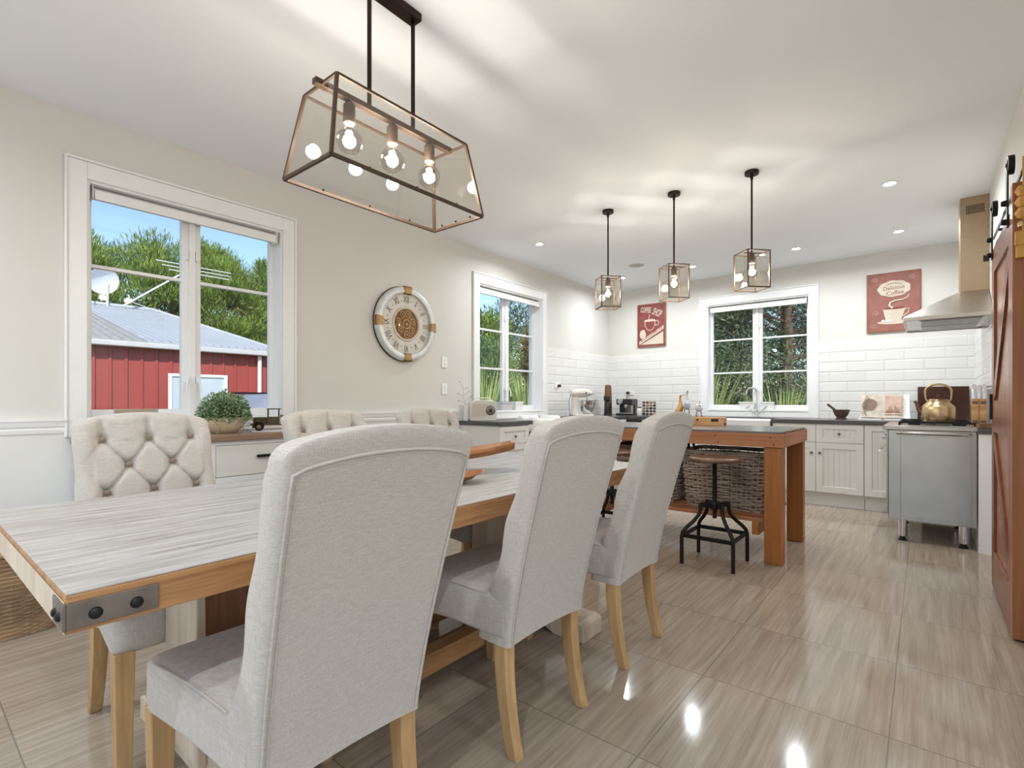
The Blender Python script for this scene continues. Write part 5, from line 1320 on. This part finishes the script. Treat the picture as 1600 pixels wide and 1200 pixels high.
MB().hexa([(-.13, -.06, 0), (.13, -.06, 0), (.13, .06, 0), (-.13, .06, 0)], [(-.09, -.05, .07), (.09, -.05, .07), (.09, .05, .07), (-.09, .05, .07)]).build('foot', M['tray'], t, bevel=.004)
dough_bowl((-1.50, 1.375, .7705), R(60), .20, .085, .030, 'low oval carved wooden bowl on the table, nearer than the tray')

# ================================================================== BASKET AT LEFT
t = thing('rattan_basket', 'brown woven rattan basket on the floor against the left wall', 'basket', (-3.40, .37, 0))
m = MB(); hh = .40; rows = 40; NP = 120
def rb(a_, k): return (.19*k*math.copysign(abs(math.cos(a_))**.6, math.cos(a_)), .30*k*math.copysign(abs(math.sin(a_))**.6, math.sin(a_)))
for i in range(rows):
    z = .006+i*(hh-.01)/rows; k = .68+.32*z/hh
    m.tube([(rb(2*math.pi*j/NP, k)[0]*(1+.018*math.cos(j*math.pi/2+(i % 2)*math.pi)), rb(2*math.pi*j/NP, k)[1]*(1+.012*math.cos(j*math.pi/2+(i % 2)*math.pi)), z+.002*math.sin(j*.4+i)) for j in range(NP)], .0053, 5, closed=True)
for j in range(0, NP, 2):
    a_ = 2*math.pi*j/NP; m.tube([(*rb(a_, .68), 0), (*rb(a_, 1), hh)], .004, 5)
m.box((-.12, -.19, 0), (.12, .19, .006)); m.build('weave', M['rattan'], t)
MB().tube([(*rb(2*math.pi*j/72, 1.0), hh+.004*math.sin(j)) for j in range(72)], .012, 8, closed=True).build('rim', M['rattan'], t)
for yy in (-.30, .30): MB().tube([(-.06, yy, .38), (-.05, yy*1.02, .43), (.05, yy*1.02, .43), (.06, yy, .38)], .009, 8).build('handle', M['rattan'], t)

# ================================================================== BARN DOOR
t = thing('barn_door', 'varnished red brown sliding barn door with black strap hangers', 'barn door', (0, 0, 0))
dx0, dx1, dy0, dy1, dz0, dz1 = .312, .350, 3.275, 4.16, .012, 1.985
MB().box((dx0+.012, dy0+.01, dz0+.005), (dx1, dy1-.01, dz1-.005)).build('boards', M['doorpan'], t)
MB().box((dx0, dy1-.115, dz0), (dx0+.0119, dy1, dz1)).build('stile', M['door'], t, bevel=.002)
MB().box((dx0, dy0+.035, dz0), (dx0+.0119, dy0+.115, dz1)).build('stile', M['door'], t, bevel=.002)
MB().box((dx0, dy0-.03, dz0), (dx1+.03, dy0+.0345, 2.095)).build('edge_post', wood('lit_door_wood', (.24, .075, .025), (.42, .17, .065), 'z', .3, 8, .04, .15, 60, 1.0), t, bevel=.003)  # door wood lightened: strong light on this end put into its colour
for z0_, z1_ in ((dz0, .225), (.92, 1.10), (dz1-.14, dz1)): MB().box((dx0, dy0+.116, z0_), (dx0+.0119, dy1-.116, z1_)).build('rail', M['doory'] if 'doory' in M else M['door'], t, bevel=.002)
for za, zb_ in ((.225, .92), (1.10, dz1-.14)):
    a = Vector((dx0+.006, dy0+.12, za+.04)); b = Vector((dx0+.006, dy1-.12, zb_-.04))
    if za > 1: a.z, b.z = zb_-.04, za+.04
    MB().bar(a, b, .085, .010, (1, 0, 0)).build('brace', M['door'], t)
for y in (3.385, 4.10):
    hg = MB(); hg.box((dx0-.007, y-.022, 1.93), (dx0-.0005, y+.022, 2.20))
    hg.build('strap_hanger', M['iron'], t, bevel=.001)
    m = MB()
    for z in (1.955, 2.045): m.lathe([(0, -.022), (.012, -.020), (.015, -.008), (.015, 0), (0, 0)], (dx0-.006, y, z), 12, axis='x')
    m.build('bolt', M['iron'], t)
    m = MB(); m.lathe([(.030, -.008), (.045, -.008), (.045, .016), (.030, .016), (.030, -.008)], (dx0+.004, y, 2.225), 28, flat=True, axis='x')
    for k in range(3): a = k*math.pi/3; m.bar((dx0+.008, y-.034*math.cos(a), 2.225-.034*math.sin(a)), (dx0+.008, y+.034*math.cos(a), 2.225+.034*math.sin(a)), .008, .010, (1, 0, 0))
    m.lathe([(0, -.016), (.010, -.014), (.010, .014), (0, .014)], (dx0+.004, y, 2.225), 12, axis='x'); m.build('roller', M['iron'], t)
MB().box((dx0-.012, dy1-.045, .99), (dx0-.0005, dy1-.02, 1.14)).build('pull_plate', M['iron'], t, bevel=.002)
o = MB().box((.352, 2.2, 2.165), (.360, 4.62, 2.180))
for y in (2.4, 3.0, 3.7, 4.4): o.lathe([(0, .0), (.009, 0), (.009, .029), (0, .029)], (.3605, y, 2.172), 12, axis='x')
tag(o.build('barn_door_rail', M['iron']), 'thin black rail fixed along the wall behind the door rollers', 'rail')
t = thing('rail_stop', 'small black box fitting with a thin arm beside the flue', 'door stop', (.335, 4.80, 2.085))
m = MB(); m.box((-.018, -.012, -.020), (.012, .012, .020)); m.tube([(.012, 0, .0), (.030, -.04, .03), (.045, -.08, .09)], .004, 8); m.lathe([(0, .045), (.014, .045), (.014, .055), (0, .055)], (0, -.08, .09), 12, axis='x'); m.build('body', M['iron'], t)
# beeswax ornaments hanging on the near stile
t = thing('hanging_ornament', 'string of faceted amber ornaments and a cloth bundle hanging at the barn door', 'ornament', (.345, 3.225, 0))
MB().tube([(0, 0, 2.20), (.002, 0, 2.10), (0, 0, 1.75)], .004, 6).build('cord', M['orange'], t)
for k, z in enumerate((2.045, 1.995, 1.945)):
    m = MB().lathe([(0, -.028), (.018, -.022), (.030, 0), (.018, .022), (0, .028)], (0, 0, z), 6); m.f = m.f; m.sm = [False]*len(m.f); m.build('faceted_bead', M['orange'], t)
MB().lathe([(0, 1.885), (.012, 1.885), (.014, 1.900), (.006, 1.915), (0, 1.918)], (-.006, 0, 0), 14).build('bell', M['brass'], t)
m = MB()
for z0_, z1_, w in ((1.80, 1.865, .027), (1.745, 1.80, .024)): m.box((-w, -.010, z0_), (w, .010, z1_))
m.build('wrapped_bundle', M['orange'], t, bevel=.004)
tag(MB().box((.36, 4.10, .0), (.388, 4.13, .03)).build('floor_guide', M['iron']), 'small black floor guide at the far foot of the barn door', 'door guide')

# ================================================================== OUTSIDE
struct('ground', MB().box((-60, -30, -.55), (30, 60, -.35)), M['ground'])
struct('bounce_slab_rear', MB().box((-6, -12, -.35), (3.4, -2.55, -.03)), plain('pale_bounce_rear', (.62, .61, .58), .8, var=.08, scale=2))  # unseen pale slab added to bounce sunlight onto the ceiling
struct('bounce_slab_side', MB().box((3.45, -12, -.35), (11, 6, -.03)), plain('pale_bounce_side', (.62, .61, .58), .8, var=.08, scale=2))  # second unseen slab, added to bounce sun in from the side
# red shed
t = thing('red_shed', 'red corrugated steel shed with a pale galvanised hip roof', 'shed', (0, 0, 0))
wx = -12.0
m = MB(); y = -6.0; pts = []
while y < 5.66:
    pts += [(wx, y), (wx+.0, y+.17), (wx+.035, y+.19), (wx+.035, y+.225), (wx, y+.245)]; y += .25
pts += [(wx, 5.66), (wx-7, 5.66), (wx-7, -6)]
m.prism(pts, -.4, 2.17, 'z').build('cladding', M['shed'], t)
ez = 2.24; rx, rz_ = -15.2, 3.34
ye, yr = 5.78, 5.05
A = Vector((wx+.22, -6.2, ez)); B_ = Vector((wx+.22, ye, ez)); Cr = Vector((rx, yr-.75, rz_+.0)); Dr = Vector((rx, -6.2, rz_)); E_ = Vector((2*rx-wx-.2, ye, ez)); F_ = Vector((2*rx-wx-.2, -6.2, ez))
def ribbed(a, b, c, d, n, nm, mt):
    m = MB()
    th = Vector((0, 0, .03))
    m.hexa([a, b, c, d], [a+th, b+th, c+th, d+th])
    for i in range(n):
        u = (i+.5)/n; p = a.lerp(b, u)+th*1.3; q = d.lerp(c, u)+th*1.3; m.bar(p, q, .03, .03)
    return m.build(nm, mt, t)
ysp = 3.62
def at(yv): return Vector((wx+.22, yv, ez)), Vector((rx, yv, rz_))
a0, b0 = at(-6.2); a1, b1 = at(2.35); a2, b2 = at(3.0); a3, b3 = at(yr-.75)
ribbed(a0, at(1.9)[0], at(1.9)[1], b0, 34, 'roof_sheet', M['roof'])
ribbed(at(1.901)[0], at(3.25)[0], at(2.75)[1], at(1.901)[1], 8, 'roof_sheet', M['roofo'])
ribbed(at(3.251)[0], B_, Cr, at(2.751)[1], 16, 'roof_sheet', M['roof'])
MB().hexa([B_, E_, E_+Vector((0, -.01, 0)), Cr], [B_+Vector((0, 0, .03)), E_+Vector((0, 0, .03)), E_+Vector((0, -.01, .03)), Cr+Vector((0, 0, .03))]).build('hip_end', M['roof'], t)
MB().hexa([Dr, Cr, E_, F_], [v+Vector((0, 0, .03)) for v in (Dr, Cr, E_, F_)]).build('roof_sheet', M['roof'], t)
m = MB(); m.tube([B_+Vector((0, 0, .05)), Cr+Vector((0, 0, .06)), Dr+Vector((0, 0, .06))], .05, 8); m.build('ridge_cap', M['roof'], t)
m = MB(); m.box((wx+.10, -6.2, ez-.11), (wx+.26, ye+.02, ez-.005)); m.build('gutter', M['gutter'], t, bevel=.02)
MB().tube([(wx+.10, 5.46, ez-.10), (wx+.08, 5.46, -.35)], .045, 12).build('downpipe', M['whitep'], t)
m = MB(); dy0_, dy1_ = 3.71, 4.70
m.box((wx+.03, dy0_, -.3), (wx+.06, dy1_, 1.60)); d_ = m.build('door', plain('pale_blue_grey_door', (.55, .62, .66), .5), t)
m = MB(); m.box((wx+.06, dy0_-.07, -.3), (wx+.085, dy0_, 1.66)); m.box((wx+.06, dy1_, -.3), (wx+.085, dy1_+.07, 1.66)); m.box((wx+.06, dy0_, 1.60), (wx+.085, dy1_, 1.66)); m.build('frame', M['whitep'], d_)
t = thing('satellite_dish', 'white satellite dish on a short post on the shed roof', 'satellite dish', (-15.0, 3.36, 3.37))
m = MB().lathe([(.0001, .09), (.12, .085), (.24, .06), (.34, .02), (.375, -.01), (.375, .0), (.34, .035), (.24, .08), (.12, .105), (.0001, .11)], (0, 0, 0), 40, axis='x')
m.xf(Matrix.Translation((0, -.1, .55)) @ Matrix.Scale(.84, 4) @ Matrix.Rotation(R(10), 4, 'Z') @ Matrix.Rotation(R(180), 4, 'Z') @ Matrix.Rotation(R(-20), 4, 'Y')); m.build('dish', M['whitep'], t)
MB().tube([(-.12, 0, -.05), (-.10, .0, .5)], .03, 10).build('post', M['gutter'], t)
MB().tube([(.0, -.35, .42), (.42, -.5, .38)], .012, 8).build('feed_arm', M['gutter'], t)
t = thing('tv_aerial', 'white television aerial on a slanting pole above the shed roof', 'aerial', (-15.0, 3.63, 3.38))
MB().tube([(0, 0, 0), (0, 1.45, 1.18)], .022, 8).build('mast', M['whitep'], t)
m = MB(); c = Vector((0, 1.45, 1.18))
for k in range(3): m.tube([c+Vector((-.08+.08*k, -.75+.12*k, -.11*k+.1)), c+Vector((-.08+.08*k, 1.05-.06*k, -.11*k+.1))], .012, 6)
m.tube([c+Vector((-.35, 0, 0)), c+Vector((.35, 0, .08))], .014, 6); m.build('elements', M['whitep'], t)
MB().tube([(0, .1, .15), (.1, .75, -.06)], .01, 6).build('stay', M['gutter'], t)
# parked car
t = thing('parked_car', 'silver car parked outside below the window, only its roof showing', 'car', (-7.8, 4.05, -.27), R(6))
prof = [(-.9, 0.45), (-.9, .95), (-.82, 1.02), (-.62, 1.42), (-.50, 1.47), (.50, 1.47), (.62, 1.42), (.82, 1.02), (.9, .95), (.9, .45)]
rg = []
for k in range(21):
    u = k/20; y = -1.3+4.0*u; s = .80+.20*math.sin(math.pi*min(1, max(0, u)))**.4; hz_ = 1 if .14 < u < .72 else (.72 if u < .14 else .76)
    hz_ = max(.66, min(1, 1-max(0, (.16-u))*3.0, 1-max(0, (u-.62))*1.6))
    rg.append([(x*s, y, .45+(z-.45)*hz_) for x, z in prof])
MB().loft(rg).build('body', M['carp'], t)
m = MB()
for s in (-1, 1): m.hexa([(s*.83, -.65, 1.02), (s*.83, 1.3, 1.02), (s*.84, 1.3, 1.02), (s*.84, -.65, 1.02)], [(s*.66, -.45, 1.36), (s*.66, .9, 1.36), (s*.67, .9, 1.36), (s*.67, -.45, 1.36)])
m.build('side_window', M['carg'], t)
MB().hexa([(.835, -.62, 1.03), (.835, 1.2, 1.03), (.86, 1.2, 1.03), (.86, -.62, 1.03)], [(.675, -.40, 1.36), (.675, .85, 1.36), (.70, .85, 1.36), (.70, -.40, 1.36)]).build('side_glass', M['carg'], t)
for s in (-1, 1): MB().bar((s*.58, -.6, 1.49), (s*.58, 1.1, 1.49), .035, .03).build('roof_rail', M['iron'], t)
for s in (-1, 1):
    for y in (-.7, 1.9): MB().lathe([(0, s*.70), (.30, s*.70), (.33, s*.74), (.33, s*.88), (.30, s*.90), (0, s*.90)], (0, y, .33), 24, axis='x').build('wheel', M['iron'], t)

# trees: each with a trunk, limbs and its own needles
def tree(loc, H, Rad, n, L_, W_, mat, label, seed, base=.25, name='pine_tree', cat='tree', group=None, pw=.6, lump=.30, twigs=0, up=.5, clusters=110):
    t = thing(name, label, cat, loc, 0, group); rng = np.random.default_rng(seed)
    m = MB(); m.tube([(0, 0, 0), (.03*H*.2, 0, H*.4), (0, .02*H, H*.8), (0, 0, H*.97)], [.035*H*.6, .028*H*.6, .012*H*.6, .004*H], 10)
    k = clusters; zc = base+(1-base)*rng.random(k)**.9; ang = rng.random(k)*2*np.pi
    prof = Rad*(np.clip(1-((zc-base)/(1-base))**1.6, .02, 1)**pw); rc = prof*(.45+.55*rng.random(k)**.5)
    cc = np.stack([rc*np.cos(ang), rc*np.sin(ang), zc*H], 1)
    for i in range(0, k, 3): m.tube([(0, 0, max(.1, cc[i, 2]-rc[i]*.35)), tuple(cc[i])], [.012*H*.4, .005*H*.4], 5)
    m.build('trunk', M['bark'], t)
    per = n//k; ci = np.repeat(np.arange(k), per); dd = rng.normal(size=(len(ci), 3)); dd /= np.linalg.norm(dd, axis=1, keepdims=True)
    sz = Rad*lump*(.7+.6*rng.random(k)); rad_ = (rng.random(len(ci))**.5)[:, None]*sz[ci][:, None]
    out = cc[ci]-np.array([0, 0, H*.4]); out /= (np.linalg.norm(out, axis=1, keepdims=True)+1e-6)
    P_ = cc[ci]+dd*rad_*np.array([1, 1, .8])
    leaves('needles', mat, t, P_, dd*.8+out*.35+np.array([0, 0, up])+rng.normal(size=P_.shape)*.25, L_, W_, seed+1, .6, .2)
    if twigs:
        q = rng.integers(0, k, twigs); d2 = rng.normal(size=(twigs, 3)); d2 /= np.linalg.norm(d2, axis=1, keepdims=True)
        leaves('dead_twigs', M['twig'], t, cc[q]*np.array([.85, .85, .9])+d2*sz[q][:, None]*.8, d2, .35, .02, seed+5, .6)
    return t
G_ = 'pine trees behind the red shed'
for i, (x, y, H, Rd, tw) in enumerate(((-22.6, 3.8, 7.3, 2.1, 0), (-22.4, 6.2, 7.2, 2.1, 0), (-26, 9.3, 8.6, 2.3, 0), (-22.4, 8.7, 7.0, 2.0, 2600), (-22.8, 11.0, 7.3, 2.2, 2600), (-26, 13.4, 8.3, 2.4, 0), (-22.4, 1.5, 6.9, 2.1, 0))):
    tree((x, y, -.35), H, Rd, 36000, .21, .030, M['pine'], ['bright green pine left of the dish, behind the shed', 'bright green pine above the shed roof, behind the aerial pole', 'tall bright green pine reaching highest in the shed window', 'green pine with bare brown twigs right of the mullion, behind the hip of the shed', 'green pine with brown twigs at the right edge of the shed window', 'green pine furthest right behind the shed', 'green pine at the left edge of the shed window'][i], 10+i, .06, group=G_, pw=.42, lump=.27, twigs=tw, up=.9, clusters=150)
for i, (x, y, H, Rd, mt, lb) in enumerate(((-9.6, 10.6, 3.75, 1.2, 'pine', 'green pine in the left pane of the narrow window'), (-8.8, 12.6, 3.6, 1.1, 'rust', 'rusty yellow green shrub tree in the right pane of the narrow window'), (-11.5, 15.0, 4.9, 2.0, 'pine2', 'dark bushy tree far behind in the narrow window'), (-12.5, 11.5, 3.6, 1.6, 'rust', 'rusty shrub tree behind the pine in the narrow window'))):
    tree((x, y, -.35), H, Rd, 15000, .17, .032, M[mt], lb, 40+i, .05, name='garden_tree', pw=.4, lump=.33, up=.4, clusters=110)
for i, (x, y, H, Rd, lb) in enumerate(((-4.6, 12.2, 6.4, 2.2, 'dark conifer filling the left pane of the sink window'), (-2.4, 12.6, 6.6, 2.1, 'dark conifer with visible trunk in the right pane of the sink window'), (-5.8, 15.5, 7.5, 2.6, 'dark conifer furthest back beyond the sink window'), (-.6, 14.5, 6.6, 2.2, 'dark conifer beyond the right edge of the sink window'), (-3.4, 17.5, 8.0, 2.6, 'tall dark conifer directly behind the trunk seen in the sink window'))):
    tree((x, y, -.35), H, Rd, 42000, .12, .024, M['pine2'], lb, 60+i, .02, name='conifer', pw=.35, lump=.26, twigs=1500, up=.1, clusters=190)
def flax(loc, n, H, label, seed):
    t = thing('flax_bush', label, 'bush', loc); rng = np.random.default_rng(seed); m = MB()
    for k in range(n):
        a = rng.random()*2*math.pi; lean = .10+.60*rng.random(); h = H*(.65+.4*rng.random()); w = .040*(.7+.6*rng.random()); r0 = .14*rng.random()
        pts = []
        for j in range(7):
            u = j/6; rr_ = r0+lean*h*.6*u**1.6; z = h*u*(1-.16*lean*u*u); pts.append((rr_*math.cos(a), rr_*math.sin(a), z))
        L_, R_ = [], []
        for j, p in enumerate(pts):
            ww = w*(1-(j/6)**2.5)*.5+.0008; L_.append((p[0]-ww*math.sin(a), p[1]+ww*math.cos(a), p[2])); R_.append((p[0]+ww*math.sin(a), p[1]-ww*math.cos(a), p[2]))
        V = L_+R_; m.add(V, [(j, j+1, 8+j, 7+j) for j in range(6)], True)
    m.build('leaves', M['flax'], t, fix=False); return t
for i, (x, y, n, H, lb) in enumerate(((-3.05, 9.2, 160, 2.35, 'tall green flax bush low in the left pane of the sink window'), (-1.80, 9.3, 120, 1.9, 'shorter flax bush low in the middle of the sink window'), (-7.0, 7.7, 110, 2.4, 'yellow green flax bush low in the left pane of the narrow window'), (-6.9, 9.0, 110, 2.4, 'yellow green flax bush low in the right pane of the narrow window'))):
    flax((x, y, -.35), n, H, lb, 80+i)
